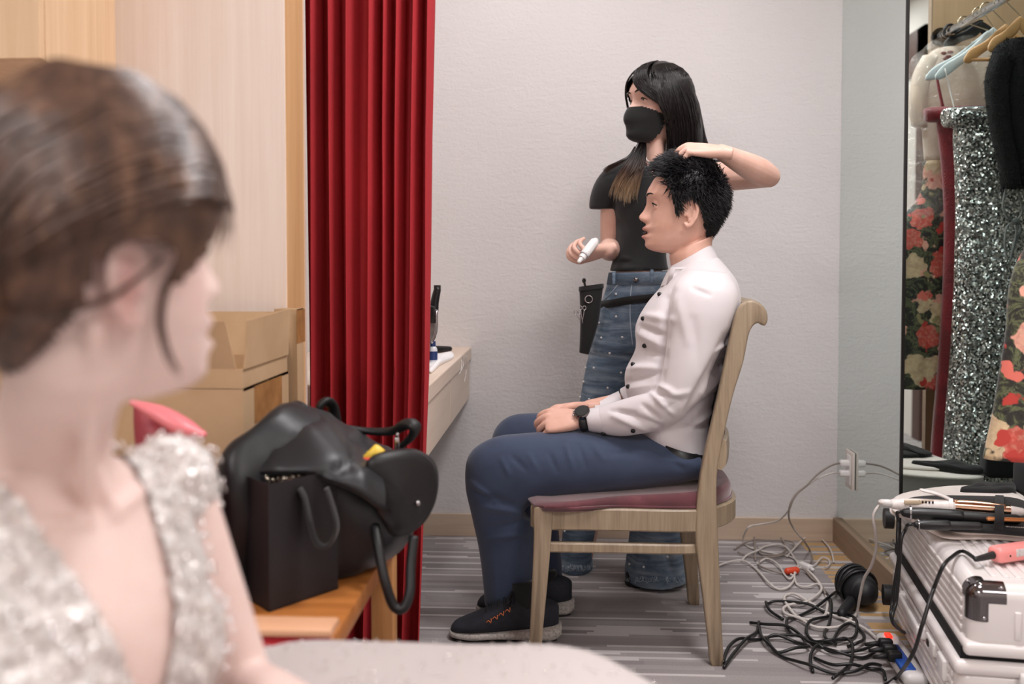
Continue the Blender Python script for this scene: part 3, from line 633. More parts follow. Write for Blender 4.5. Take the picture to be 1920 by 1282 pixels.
# ------------------------------------------------------------------ counter in the alcove and what stands on it
cxr = float(at(884, 652, YB)[0]); czt = float(at(884, 650, YB)[2]); czb = float(at(881, 746, YB)[2]); cz1 = float(at(884, 673, YB)[2]); cyn = 2.46
ct = thing('dressing_counter', 'pale veneer dressing counter fixed under wallpapered wall beside the curtain', 'counter', ((cxr-.87)/2, 3.0, czb))
obj('counter_top', boxb((-.878, cyn, cz1), (cxr, YB-.002, czt), .004), M_COUNTER, ct, smooth=False)
obj('counter_body', boxb((-.876, cyn+.01, czb+.005), (cxr-.022, YB-.004, cz1)), M_COUNTER, ct, smooth=False)
ysp = float(onx(843, 720, cxr-.012)[1])
for a, b in ((cyn+.01, ysp-.003), (ysp+.003, YB-.006)): obj('drawer', boxb((cxr-.022, a, czb), (cxr-.008, b, cz1-.003), .002), M_COUNTER, ct, smooth=False)
def ctop(px, py, dz=0): return onz(px, py, czt+dz)
M_ALU = mat('brushed_silver', (150, 150, 150), .35, .8, var=(40, .1)); M_CLEAR = mat('frosted_plastic', (226, 226, 230), .25)
# silver train case, standing at the counter, seen past the curtain
mc = onz(806, 700, czt); mc = np.array([at(800, 690, 2.95)[0], 2.95, czt]); mk = thing('makeup_case', 'silver makeup case with black clasp standing on the counter', 'makeup case', mc)
zq = float(at(806, 640, 2.95)[2]); tl = np.eye(3)
obj('case_body', boxb((mc[0]-.20, 2.89, czt+.001), (mc[0], 3.05, zq), .008), M_ALU, mk)
lp = [(785, 646), (808, 643), (817, 622), (818, 580), (812, 574), (785, 570)]
lid_ = obj('case_lid', prism([at(x, y, 2.93) for x, y in lp], (-.02, .10, .0)), M_ALU, mk, smooth=False); obj('corner_bead', tube([at(808, 643, 2.928), at(817, 622, 2.928), at(818, 580, 2.928)], .005, 8, 3), M_CHROME, lid_)
obj('clasp', box(at(811, 590, 2.925), (.016, .010, .05), .003), M_BLKPL, lid_)
# black clipper upright behind clasp
a, b = at(815, 566, 2.97), at(820, 543, 2.97)
hc = thing('hair_clipper', 'black hair clipper standing upright on top of the silver case', 'hair clipper', a)
obj('body', tube([a+np.array([0, 0, -.022]), a, b], [.012, .013, .011], 12, 3, round_ends=True), M_BLKPL, hc); obj('blade', box(b+np.array([.0, 0, .008]), (.02, .014, .012), .002), M_BLKRUB, hc)
# brush, bottle, tissue packs
a, b = ctop(813, 655, .014), ctop(843, 654, .012)
br = thing('hair_brush', 'black hair brush lying on the counter', 'brush', (a+b)/2)
obj('handle', tube([a+np.array([-.06, 0, 0]), a, b], [.012, .013, .009], 12, 3, round_ends=True), M_BLKPL, br); obj('head', box(a+np.array([-.10, 0, .002]), (.09, .045, .022), .01), M_BLKPL, br)
M_NAVY = mat('navy_label', (40, 60, 110), .4)
a = ctop(812, 683); bt = thing('small_bottle', 'small clear bottle with navy label on the counter', 'bottle', a)
obj('bottle_body', tube([a+np.array([0, 0, .001]), a+np.array([0, 0, .008]), a+np.array([0, 0, .045]), a+np.array([0, 0, .055])], [.011, .013, .013, .007], 14, 3), M_CLEAR, bt); obj('cap', tube([a+np.array([0, 0, .053]), a+np.array([0, 0, .070])], [.008, .008], 12, 1), M_NAVY, bt, angle=40)
obj('bottle_label', tube([a+np.array([0, 0, .014]), a+np.array([0, 0, .040])], [.0136, .0136], 14, 1), M_NAVY, bt, angle=40)
M_TISS = mat('white_tissue', (244, 242, 242), .8, bump=(70, .4, .003))
a = ctop(820, 676); tp = thing('tissue_sheet', 'crumpled white tissue spread on the counter', 'tissue', a)
obj('tissue_fold', sheet([(806, 700), (826, 685), (850, 672), (846, 664), (822, 668), (800, 676)], czt+.001, .010, .004, 8), M_TISS, tp)
obj('loose_threads', join(*[tube([ctop(862+k*4, 664+k, .002), onx(866+k*3, 680+4*k, cxr+.004), onx(864+k*5-8*(k % 2), 694+7*k, cxr+.006)], .0008, 5, 4) for k in range(4)]), M_TISS, tp)
# ------------------------------------------------------------------ curtain
t = NT('red_curtain'); vec = t.coord(); t.set(t.ramp(t.noise(vec, 3, 4), [(.3, (160, 30, 38)), (.7, (176, 36, 44))]), .8, 0)
t.bump(t.noise(t.coord((400, 400, 60)), 1, 3), .3, .001); M_CURT = t.m
YCU = 2.30; cl = [at(572, y, YCU) for y in (-180, 300, 700, 1180)]; NS = 150; NZ = 46
edge_r = [(815, -180), (813, 0), (808, 250), (806, 500), (804, 700), (799, 880), (794, 1050), (789, 1190), (786, 1300)]
zs = np.linspace(2.50, .015, NZ); rp = np.array([at(x, y, YCU-.02) for x, y in edge_r]); xr_z = np.interp(-zs, -rp[:, 2], rp[:, 0]); xl = float(at(574, 600, YCU)[0])
u = np.linspace(0, 1, NS); V = np.zeros((NZ, NS, 3)); centers = np.array([.0, .12, .24, .42, .56, .66, .78, .88, 1.0])
wv = np.interp(u, np.linspace(0, 1, 21), np.array([0, 1]*10+[0]))
for i, z in enumerate(zs):
    f = (2.5-z)/2.5; uu = u+.012*np.sin(u*17+z*1.1)*f
    ph = np.interp(uu, centers, np.arange(len(centers))*np.pi*1.0+.4*np.sin(np.arange(len(centers))*2.3+z*.5))
    dep = .030*np.sin(ph*2)+.008*np.sin(ph*4+1.3+z*.7)+.003*np.sin(uu*60+z*2)
    V[i, :, 0] = xl+(xr_z[i]-xl)*np.clip(u+.010*np.sin(ph*4+z), 0, 1); V[i, :, 1] = YCU+dep*(.75+.35*f); V[i, :, 2] = z
cs = (V.reshape(-1, 3), grid_faces(NZ, NS, False, False)); n0 = len(cs[0]); back = cs[0]+np.array([0, .003, 0])
shell = join(cs, (back, [tuple(reversed(f)) for f in cs[1]]))
cu_ = thing('curtain', 'deep red pleated curtain drawn to the wooden partition end', 'curtain', (float((xl+xr_z[-1])/2), YCU, 0))
obj('drape', shell, M_CURT, cu_)
obj('hem', tube([(xl+.005, YCU, .02), ((xl+xr_z[-1])/2, YCU-.03, .02), (xr_z[-1]-.005, YCU, .02)], .006, 8, 4), M_CURT, cu_)
rod_ = obj('curtain_rod', tube([(-.88, YCU, 2.51), (xr_z[0]+.9, YCU, 2.51)], .012, 12, 1), M_CHROME, cu_, angle=40)
# ------------------------------------------------------------------ bench, boxes, bags
M_BENCH = wood('orange_wood', (160, 96, 44), (186, 118, 60), axis=0, rough=.35); M_BENCHL = wood('orange_wood_leg', (176, 122, 72), (196, 144, 92), axis=2, rough=.4)
ZB = .45; bxr = float(onz(708, 1062, ZB)[0]); byf = 1.42; byb = 2.02; bxl = -1.35
bn = thing('bench', 'orange brown wooden bench carrying the boxes and the black bag', 'bench', ((bxl+bxr)/2, 1.72, 0))
obj('bench_top', boxb((bxl, byf, ZB-.035), (bxr, byb, ZB), .004), M_BENCH, bn, angle=40)
for x in (bxl+.03, bxr-.008):
    for y in (byf+.04, byb-.03): obj('leg', boxb((x-.045, y-.025, 0), (x, y+.025, ZB-.035), .003), M_BENCHL, bn, angle=40)
for y in (byf+.05, byb-.04): obj('apron', boxb((bxl+.06, y-.01, ZB-.10), (bxr-.07, y+.01, ZB-.035), .002), M_BENCH, bn, angle=40)
t = NT('corrugated_cardboard'); vec = t.coord(); t.set(t.ramp(t.noise(vec, 6, 5), [(.3, (180, 148, 112)), (.7, (196, 164, 128))]), .85); t.bump(t.noise(t.coord((3, 3, 260)), 1, 2), .15, .001); M_CARD = t.m
M_CARD2 = mat('cardboard_dark', (150, 112, 72), .85, var=(8, .08)); M_TAPE = mat('brown_tape', (168, 124, 78), .25, var=(30, .1))
bx = float(at(457, 800, 1.70)[0]); y0, y1 = 1.70, float(onx(541, 700, bx)[1])
def carton(name_label, z0, z1, xl_, xr_, ya, yb, flaps=False, tape=True):
    o = thing('cardboard_box', name_label, 'box', ((xl_+xr_)/2, (ya+yb)/2, z0), 'cardboard boxes stacked on the bench'); th = .004
    zs1 = z1
    obj('side_wall', join(boxb((xl_, ya, z0), (xr_, ya+th, zs1)), boxb((xr_-th, ya+th, z0), (xr_, yb-th, zs1)), boxb((xl_, yb-th, z0), (xr_, yb, zs1)), boxb((xl_, ya+th, z0), (xl_+th, yb-th, zs1))), M_CARD, o, smooth=False)
    obj('base_panel', boxb((xl_+th, ya+th, z0), (xr_-th, yb-th, z0+th)), M_CARD, o, smooth=False)
    if flaps:
        h = .085
        for P in ([(xl_, ya, z1), (xr_-.012, ya, z1), (xr_-.020, ya-.030, z1+h), (xl_, ya-.030, z1+h)], [(xl_, yb, z1), (xr_, yb, z1), (xr_, yb+.03, z1+h), (xl_, yb+.03, z1+h)]): obj('flap', prism(P, (0, .004, 0)), M_CARD, o, smooth=False)
        obj('flap', prism([(xr_, ya+.004, z1), (xr_, yb-.004, z1), (xr_+.005, yb-.006, z1+h+.008), (xr_+.005, ya+.006, z1+h)], (.004, 0, 0)), M_CARD, o, smooth=False)
    else: 
        for k in range(2): obj('flap', boxb((xl_, ya+k*(yb-ya)/2+.001, z1-.004), (xr_, ya+(k+1)*(yb-ya)/2-.001, z1)), M_CARD, o, smooth=False)
    if tape: obj('packing_tape', boxb((xr_-.001, ya+.06, z1-.07), (xr_+.0008, yb-.05, z1-.002)), M_TAPE, o, smooth=False)
    return o
zA = float(at(457, 858, y0)[2]); zB = float(at(457, 730, y0)[2])
carton('cardboard box lowest in the stack behind the black bag', ZB, zA-.003, bx-.52, bx-.006, y0+.006, y1+.01)
carton('cardboard box in the middle of the stack with taped edge', zA, zB, bx-.52, bx, y0, y1)
carton('open cardboard box topmost of the stack with raised flaps', zB+.001, zB+.035, bx-.50, bx-.002, y0+.002, y1-.002, True, False)
yd = 2.045; xd = float(onx(566, 700, 1) [0]); xd = float(at(567, 650, yd-.02)[0])
carton('narrow brown box between the stack and the curtain', ZB, float(at(560, 580, yd-.06)[2]), float(at(505, 700, 1.96)[0]), float(at(566, 700, 2.03)[0]), y1+.012, yd, False, True)
# pink bag behind the bride's shoulder
M_PINKB = mat('pink_satin', (232, 128, 134), .35, bump=(25, .5, .004)); M_MAROON = mat('maroon_satin', (150, 50, 60), .5)
p = at(318, 812, 1.50); pb = thing('gift_pouch', 'pink satin pouch behind the shoulder of the bride', 'pouch', (p[0], p[1], ZB))
z_ = ZB; V = loft([((p[0], p[1], z_+.002), (.055, 0, 0), (0, .04, 0)), ((p[0]+.01, p[1], z_+.10), (.062, 0, 0), (0, .045, 0)), ((p[0]+.005, p[1], z_+.22), (.055, 0, 0), (0, .04, 0)), ((p[0]-.005, p[1], p[2]-.005), (.05, 0, -.016), (0, .03, 0)), ((p[0]-.012, p[1], p[2]+.03), (.045, 0, -.022), (0, .008, 0))], 20, 5)
obj('pouch_body', V, M_MAROON, pb); obj('folded_top', tube([at(252, 756, 1.44), at(300, 775, 1.44), at(345, 800, 1.44), at(376, 812, 1.44)], [.008, .020, .022, .010], 14, 5, .6, True), M_PINKB, pb)
# red storage crate with pale wood rim
t_rd = mat('red_lacquer', (186, 24, 40), .45); M_RIM = wood('pale_rim', (206, 150, 112), (224, 176, 140), axis=0)
rz = float(at(540, 1168, 1.36)[2]); xr_ = float(at(628, 1170, 1.36)[0])
rc = thing('storage_crate', 'red storage crate with pale wooden rim in front of the bench', 'crate', (xr_-.2, 1.37, 0))
obj('panel', boxb((xr_-.45, 1.345, .0), (xr_-.012, 1.385, rz-.010), .004), t_rd, rc, angle=40); obj('rim', boxb((xr_-.46, 1.335, rz-.011), (xr_, 1.39, rz), .004), M_RIM, rc, angle=40)
# ---- black duffel bag
M_NYLON = NT('black_nylon'); vec = M_NYLON.coord(); M_NYLON.set(M_NYLON.ramp(M_NYLON.noise(vec, 4, 3), [(.3, (13, 14, 18)), (.7, (20, 21, 27))]), .42, 0, Sheen_Weight=.08); M_NYLON.bump(M_NYLON.noise(vec, 700, 2), .2, .0006); M_NYLON = M_NYLON.m
M_LEATH = mat('black_leather', (15, 14, 16), .5, bump=(160, .25, .001))
DY = 1.80
bagsec = [S(395, 940, 400, 1120, 1.62, .04), S(405, 890, 425, 1128, 1.62, .055), S(455, 815, 470, 1125, 1.63, .065), S(540, 760, 540, 1100, 1.70, .10), S(640, 800, 640, 1085, 1.77, .13), S(715, 838, 715, 1060, DY, .135), S(775, 868, 765, 1010, DY, .12), S(803, 905, 800, 960, DY, .09)]
bsh = loft(bagsec, 40, 8, 2.5); V = bsh[0]; V[:, 2] = np.maximum(V[:, 2], ZB+.001)
n = vnormals(bsh); V += n*(.005*np.sin(V[:, [0]]*45+V[:, [2]]*30)+.005*(1-np.abs(np.sin(V[:, [2]]*40-V[:, [0]]*35)))-.002); V[:, 2] = np.maximum(V[:, 2], ZB+.001)
dbag = thing('duffel_bag', 'slouched black nylon duffel bag with leather handles on the bench', 'bag', (float(at(600, 1100, DY)[0]), DY, ZB))
obj('bag_body', bsh, M_NYLON, dbag)
# draped flap: a raised fold of nylon falling forward over the paper bag
fl_rows = [[(505, 790), (540, 757), (565, 752), (600, 775), (640, 800), (660, 815)],
           [(440, 835), (500, 790), (560, 785), (610, 810), (660, 840), (700, 860)],
           [(410, 880), (470, 850), (545, 840), (620, 852), (680, 880), (720, 905)],
           [(396, 925), (440, 892), (520, 882), (600, 890), (665, 915), (725, 950)],
           [(394, 960), (425, 905), (500, 890), (590, 896), (660, 925), (735, 985)]]
dep = [DY-.04, DY-.10, DY-.15, DY-.18, DY-.165]
Gd = np.array([[at(x, y, d_-.03*math.sin(math.pi*j/5)) for j, (x, y) in enumerate(r)] for r, d_ in zip(fl_rows, dep)])
Gd = cat(Gd.reshape(len(fl_rows), -1), 6).reshape(-1, 6, 3); Gd = np.array([cat(r, 6) for r in Gd]); nr, nc = Gd.shape[:2]
s1 = (Gd.reshape(-1, 3), grid_faces(nr, nc, False, False)); N1 = vnormals(s1); ii = np.repeat(np.arange(nr), nc); jj = np.tile(np.arange(nc), nr); wv = .010*(1-np.abs(np.sin(ii*.16+jj*.20+.4*np.sin(jj*.3))))**2-.006*(1-np.abs(np.sin(ii*.10-jj*.23+1)))**3
Vo = s1[0]+N1*wv[:, None]; s2 = (Vo+N1*.004, s1[1]); obj('flap', join((Vo, s1[1]), (s2[0], [tuple(reversed(f)) for f in s1[1]])), M_NYLON, dbag)
# leather end panel
ep = [(690, 862), (730, 850), (770, 858), (800, 890), (806, 940), (795, 985), (770, 1008), (735, 1008), (712, 960), (700, 910)]
P = cat([at(x, y, DY-.135-.0006*(x-690)*.0) for x, y in ep], 4, True); P[:, 1] = DY-.15+.10*((P[:, 0]-P[:, 0].min())/(np.ptp(P[:, 0])))**1.5
cen = P.mean(0)+np.array([0, -.02, 0]); rings = [P+np.array([0, .03, 0]), P, cen+(P-cen)*.8+np.array([0, -.003, 0]), cen+(P-cen)*.4+np.array([0, -.005, 0]), cen+(P-cen)*.03+np.array([0, -.006, 0])]
obj('end_panel', orient((np.concatenate(rings), grid_faces(5, len(P)))), M_LEATH, dbag)
obj('stud', ell(at(783, 943, DY-.10), (.005, .004, .005), 12, 8), M_CHROME, dbag)
hd1 = [(703, 985, -.13), (710, 1030, -.16), (722, 1090, -.18), (738, 1135, -.18), (756, 1140, -.18), (768, 1110, -.17), (770, 1060, -.15), (776, 1005, -.13)]
obj('handle', tube([at(x, y, DY+d_) for x, y, d_ in hd1], .0085, 12, 5), M_LEATH, dbag)
hd2 = [(595, 790, .0), (600, 762, -.01), (612, 752, .0), (625, 765, .02), (632, 800, .03)]
obj('handle', tube([at(x, y, DY+d_) for x, y, d_ in hd2], [.010, .012, .012, .011, .009], 12, 5, .6), M_LEATH, dbag)
hd3 = [(640, 800, .02), (690, 808, .03), (735, 808, .02), (762, 795, .0), (778, 800, -.01), (772, 818, .0), (750, 838, .01)]
obj('handle', tube([at(x, y, DY+d_) for x, y, d_ in hd3], [.008, .010, .012, .015, .014, .011, .008], 12, 5, .7), M_LEATH, dbag)
zp = at(744, 832, DY-.03); obj('zipper_pull', join(box(zp, (.009, .004, .024), .002), tube([zp+np.array([0, 0, .012]), zp+np.array([.002, 0, .02])], [.003, .003], 8, 1)), M_CHROME, dbag)
M_YEL = mat('yellow_wrapper', (232, 196, 70), .4); M_REDW = mat('red_wrapper', (226, 70, 66), .4)
yp = at(690, 850, DY-.10); sp_ = thing('snack_packet', 'yellow and red snack packet peeking out of the duffel bag', 'packet', yp)
obj('packet_body', loft([(yp+np.array([-.02, .02, -.01]), (.012, 0, -.004), (0, .012, 0)), (yp+np.array([0, 0, .0]), (.012, 0, .016), (0, .014, 0)), (yp+np.array([.022, 0, -.006]), (.008, 0, .012), (0, .012, 0))], 16, 4), M_YEL, sp_)
obj('packet_seal', box(yp+np.array([.012, -.014, -.012]), (.045, .006, .016), .004, .2), M_REDW, sp_)
# ---- black paper gift bag
M_PAPER = mat('black_card_paper', (28, 23, 27), .6, bump=(8, .1, .004)); M_RIBB = cloth('black_ribbon', (24, 21, 23), .8)
q0, q1, q2 = onz(505, 1148, ZB), onz(634, 1104, ZB), onz(463, 1122, ZB); q3 = q1+(q2-q0)
hz = float(at(505, 908, q0[1])[2])-ZB; th = .003
gb = thing('paper_gift_bag', 'small black paper gift bag with ribbon handle on the bench', 'bag', (q0+q3)/2)
Q = [q0, q1, q3, q2]; dx = np.array([0, 0, hz]); cq = (q0+q3)/2
walls = []
for i in range(4):
    a, b = Q[i], Q[(i+1) % 4]; ia, ib = a+(cq-a)*.03, b+(cq-b)*.03
    walls.append(prism([a, b, ib, ia], dx))
obj('bag_wall', join(*walls), M_PAPER, gb, smooth=False); obj('bag_base', prism(Q, (0, 0, th)), M_PAPER, gb, smooth=False)
mid = lambda s_, z: q0+(q1-q0)*s_+np.array([0, -.004, z])
hb = [(562, 915), (572, 935), (580, 975), (590, 1010), (605, 1025), (622, 1015), (632, 985), (622, 945), (612, 915)]
obj('ribbon_handle', tube([at(x, y, 1.565+.0*i) for i, (x, y) in enumerate(hb)], .011, 10, 5, .3), M_RIBB, gb)
obj('ribbon_handle', tube([mid(.3, hz-.01)+(q2-q0), mid(.35, hz-.05)+(q2-q0), mid(.6, hz-.05)+(q2-q0), mid(.65, hz-.01)+(q2-q0)], .006, 10, 5, .35), M_RIBB, gb)
M_NECK = mat('silver_beads', (200, 190, 176), .2, .9); M_SKINP = mat('blush_fabric', (226, 184, 170), .7)
jt = at(520, 905, 1.60); jw = thing('bead_necklace', 'silver bead necklace spilling over the gift bag rim', 'necklace', jt)
rr = random.Random(3); obj('bead_strand', join(*[ell(jt+np.array([rr.uniform(-.035, .035), rr.uniform(-.01, .03), rr.uniform(-.004, .010)]), (.0045,)*3, 8, 6) for k in range(38)]), M_NECK, jw, kind='stuff')
st = at(552, 908, 1.62); sf = thing('folded_scarf', 'blush fabric folded inside the gift bag', 'scarf', st)
obj('scarf_fold', loft([(st+np.array([-.03, 0, -.01]), (.004, 0, .012), (0, .015, 0)), (st, (.0, 0, .018), (0, .022, 0)), (st+np.array([.03, .01, -.008]), (.0, 0, .012), (0, .016, 0))], 16, 5), M_SKINP, sf)
# ------------------------------------------------------------------ dress rack at the right, facing the mirror
# vat(): a pixel of the mirror image at its apparent depth, folded back to where the thing really hangs
def flip(P): P = np.array(P, float); P[..., 1] = 2*YM2-P[..., 1]; return P
def vat(px, py, Yv): return flip(at(px, py, Yv))
def VS(x1, y1, x2, y2, Yv, b):
    c, u, v = S(x1, y1, x2, y2, Yv, b); return (flip(c), u*np.array([1, -1, 1]), v)
pe_ = onz(1762, 70, 1.80); YVB = float(pe_[1]); PX, PZ = float(pe_[0]), 1.80; YRB = 2*YM2-YVB
tb = thing('closet_panel', 'tan board carrying the end of the chrome clothes rail', 'panel', (1.65, YRB-.02, 0))
XB = float(at(1746, 200, YVB)[0])
obj('board', boxb((XB, YRB-.03, 0), (X1-.002, YRB, CEIL-.002)), M_TAN, tb, smooth=False); obj('edge_band', boxb((XB-.004, YRB-.031, 0), (XB, YRB+.001, CEIL-.002)), M_BROWNBOARD, tb, smooth=False)
rl = thing('clothes_rail', 'chrome clothes rail running from the tan board to the mirror', 'rail', (PX, YRB, PZ))
obj('pipe', tube([(PX, YRB, PZ), (PX, YM2-.004, PZ)], .0135, 18, 1), M_CHROME, rl, angle=40)
obj('flange', tube([(PX, YRB, PZ), (PX, YRB+.012, PZ)], .032, 20, 1), M_GUN, rl, angle=40); obj('flange', tube([(PX, YM2-.014, PZ), (PX, YM2-.001, PZ)], .032, 20, 1), M_GUN, rl, angle=40)
for k in range(3): obj('collar_ring', tube([(PX, YRB+.03+k*.016, PZ), (PX, YRB+.042+k*.016, PZ)], .020-.001*k, 18, 1), M_CHROME, rl, angle=40)
M_HWHITE = mat('pale_grey_plastic', (202, 212, 214), .4); M_HWOOD = wood('hanger_wood', (196, 146, 92), (214, 166, 112), axis=0); M_WIRE = mat('wire_hook', (210, 196, 170), .25, 1.0)
def hanger(label, cx, cy, tx_, ty_, Yv, m, hm, barz=None, thick=.012, hz=.085):
    """flat shaped hanger: centre and left tip given in the mirror image"""
    c = vat(cx, cy, Yv); t_ = vat(tx_, ty_, Yv); d = t_-c; o = thing('clothes_hanger', label, 'hanger', c, 'clothes hangers on the rail')
    prof = [(0, .020), (.15, .024), (.5, .017), (.85, .022), (1.0, .008)]; arms = []
    for sg in (1, -1):
        secs = []
        for s_, h in prof:
            p = c+np.array([d[0]*s_*sg, 0, d[2]*(s_**.85)]); secs.append((p, np.array([0, 0, h]), np.array([0, thick/2, 0])))
        arms.append(loft(secs, 12, 4, 3.0))
    obj('arms', join(*arms), m, o)
    a = np.linspace(-.3, np.pi*1.15, 14); top_ = np.array([c[0], c[1], PZ+.0]); R_ = .021
    hk = [c+np.array([0, 0, .01]), np.array([c[0], c[1], max(c[2]+.02, PZ-.045)])]+[np.array([PX+(c[0]-PX)*0+R_*math.cos(q), c[1], PZ+R_*math.sin(q)]) for q in a[::1]]
    obj('hook', tube(hk, .0022 if hm is not M_BLKPL else .005, 8, 3), hm, o)
    if barz: obj('trouser_bar', tube([c+np.array([d[0]*.86, 0, d[2]-.0]), c+np.array([-d[0]*.86, 0, d[2]])], .006, 10, 1), m, o)
    return o
YV = dict(floral=YVB-.10, red=YVB-.22, seq=YVB-.34, jack=YVB-.52)
hanger('pale grey hanger holding the red velvet dress', 1852, 68, 1736, 146, YV['red'], M_HWHITE, M_WIRE)
hanger('pale grey hanger holding the silver sequin dress', 1862, 62, 1754, 144, YV['seq'], M_HWHITE, M_WIRE)
hanger('wooden hanger tucked between sequin dress and black jacket', 1885, 56, 1808, 112, YV['seq']-.06, M_HWOOD, M_WIRE, True)
hanger('wooden hanger holding the fluffy black jacket', 1912, 42, 1853, 90, YV['jack']+.02, M_HWOOD, M_WIRE, True)
hanger('black plastic hanger holding the floral dress', 1838, 50, 1770, 84, YV['floral'], M_BLKPL, M_BLKPL)
# cream bodice with floral skirt
M_CREAM = cloth('cream_satin', (224, 204, 184), .55, 300, .15, .03)
t = NT('floral_brocade'); vec = t.coord((1, .8, 1)); ds = t.noise(vec, 14, 3); 
vd_ = t.node('ShaderNodeTexVoronoi', feature='SMOOTH_F1'); vm = t.node('ShaderNodeVectorMath', operation='ADD'); sc_ = t.node('ShaderNodeVectorMath', operation='SCALE'); nc_ = t.node('ShaderNodeTexNoise'); t.link(vec, nc_.inputs['Vector']); nc_.inputs['Scale'].default_value = 30
t.link(nc_.outputs['Color'], sc_.inputs[0]); sc_.inputs['Scale'].default_value = .055; t.link(vec, vm.inputs[0]); t.link(sc_.outputs[0], vm.inputs[1])
def vor(scale, feat='F1'):
    q = t.node('ShaderNodeTexVoronoi', feature=feat); t.link(vm.outputs[0], q.inputs['Vector']); q.inputs['Scale'].default_value = scale; return q
q1 = vor(12); q2 = vor(15); q3 = vor(44)
base = t.ramp(t.noise(vec, 22, 5, .7, 2.0), [(.40, (24, 20, 18)), (.50, (44, 46, 32)), (.57, (104, 110, 74)), (.62, (52, 54, 36)), (.68, (28, 24, 20))])
flc = t.ramp(t.math('FRACT', t.math('MULTIPLY', q1.outputs['Color'], 3.7)), [(0, (214, 190, 150)), (.4, (232, 214, 178)), (.41, (206, 84, 70)), (.7, (232, 128, 112)), (.71, (238, 172, 150))], 'CONSTANT')
flc = t.mix(t.ramp(q3.outputs['Distance'], [(.25, (0, 0, 0)), (.8, (150, 150, 150))]), flc, (110, 50, 40)); flc = t.mix(t.ramp(t.noise(vec, 90, 3), [(.45, (0, 0, 0)), (.65, (120, 120, 120))]), flc, (250, 226, 196))
c = t.mix(t.ramp(q1.outputs['Distance'], [(.46, (255, 255, 255)), (.50, (0, 0, 0))]), base, flc)
c2 = t.ramp(t.math('FRACT', t.math('MULTIPLY', q2.outputs['Color'], 5.3)), [(0, (190, 58, 48)), (.5, (226, 116, 100)), (.75, (150, 140, 96))], 'CONSTANT')
c = t.mix(t.ramp(q2.outputs['Distance'], [(.24, (255, 255, 255)), (.28, (0, 0, 0))]), c, c2)
t.set(c, .6, 0, Sheen_Weight=.2); t.bump(t.noise(vec, 300, 2), .2, .001); M_FLORAL = t.m
def pleat(sh, k, amp, z1, z0):
    V, F = sh; c = np.array([V[:, 0].mean(), V[:, 1].mean()]); a = np.arctan2(V[:, 1]-c[1], (V[:, 0]-c[0])); f = np.clip((z1-V[:, 2])/(z1-z0), 0, 1)
    r = 1+amp*f*np.sin(a*k+.8*np.sin(V[:, 2]*3)); V = V.copy(); V[:, 1] = c[1]+(V[:, 1]-c[1])*r; V[:, 0] = c[0]+(V[:, 0]-c[0])*(1+(r-1)*.35); return (V, F)
yv = YV['floral']; fd = thing('floral_dress', 'long dress with cream bodice and dark floral skirt on the rail', 'dress', vat(1800, 800, yv))
obj('bodice', loft([VS(1770, 88, 1900, 92, yv, .03), VS(1742, 100, 1912, 104, yv, .05), VS(1722, 150, 1920, 150, yv, .06), VS(1728, 230, 1905, 230, yv, .06), VS(1733, 302, 1895, 302, yv, .055)], 36, 5), M_CREAM, fd)
obj('sleeve', loft([VS(1730, 104, 1765, 112, yv, .035), VS(1712, 140, 1745, 160, yv, .04), VS(1704, 195, 1738, 205, yv, .04), VS(1710, 235, 1738, 240, yv, .032)], 24, 5), M_CREAM, fd)
obj('sleeve', loft([VS(1915, 104, 1890, 112, yv, .035), VS(1935, 140, 1905, 160, yv, .04), VS(1942, 195, 1910, 205, yv, .04), VS(1938, 235, 1912, 240, yv, .032)], 24, 5), M_CREAM, fd)
YRF = 2*YM2-yv; zsk = [(302, 1731, 1897, .055), (380, 1716, 1915, .065)]; xw = lambda px, py: float(at(px, py, YRF-.04)[0])
zsx = [(1.02, xw(1932, 470), 1.50, .075), (.82, xw(1900, 640), 1.56, .085), (.68, xw(1882, 750), 1.58, .09), (.56, xw(1862, 850), 1.60, .095)]
sk = loft([VS(a, y, b, y, yv, q) for y, a, b, q in zsk]+[(np.array([(a+b)/2, YRF, z]), np.array([(b-a)/2, 0, 0]), np.array([0, q, 0])) for z, a, b, q in zsx], 110, 6); sk = pleat(sk, 16, .07, 1.3, .5); obj('skirt', sk, M_FLORAL, fd)
M_BERRY = mat('red_embroidery', (120, 40, 36), .6)
for k, (x, y) in enumerate([(1770, 100), (1778, 106), (1782, 98), (1774, 110)]): obj('embroidered_leaf', ell(vat(x, y, yv-.055), (.011, .004, .006), 10, 6), M_BERRY, fd)
# clear plastic cover
t = NT('clear_film'); tr0 = t.node('ShaderNodeBsdfTransparent'); gl = t.node('ShaderNodeBsdfGlossy'); gl.inputs['Roughness'].default_value = .12; mx = t.node('ShaderNodeMixShader'); mx.inputs[0].default_value = .16
vec = t.coord(); bm_ = t.node('ShaderNodeBump'); bm_.inputs['Strength'].default_value = .9; bm_.inputs['Distance'].default_value = .02; t.link(t.noise(vec, 28, 4, .6, 1.2), bm_.inputs['Height']); t.link(bm_.outputs[0], gl.inputs['Normal'])
t.link(tr0.outputs[0], mx.inputs[1]); t.link(gl.outputs[0], mx.inputs[2]); t.link(mx.outputs[0], t.n['Material Output'].inputs['Surface']); M_FILM = t.m
fm = loft([VS(1768, 72, 1905, 74, yv, .035), VS(1730, 88, 1925, 92, yv, .06), VS(1706, 130, 1945, 130, yv, .075), VS(1698, 240, 1950, 240, yv, .08), VS(1700, 380, 1952, 380, yv, .085), VS(1702, 450, 1952, 450, yv, .09)], 60, 6, cap=False)
fm = (fm[0]+vnormals(fm)*(.006*np.sin(fm[0][:, [0]]*60+fm[0][:, [2]]*25)), fm[1]); obj('garment_cover', fm, M_FILM, label='clear plastic cover over the cream bodice of floral dress', cat_='garment bag')
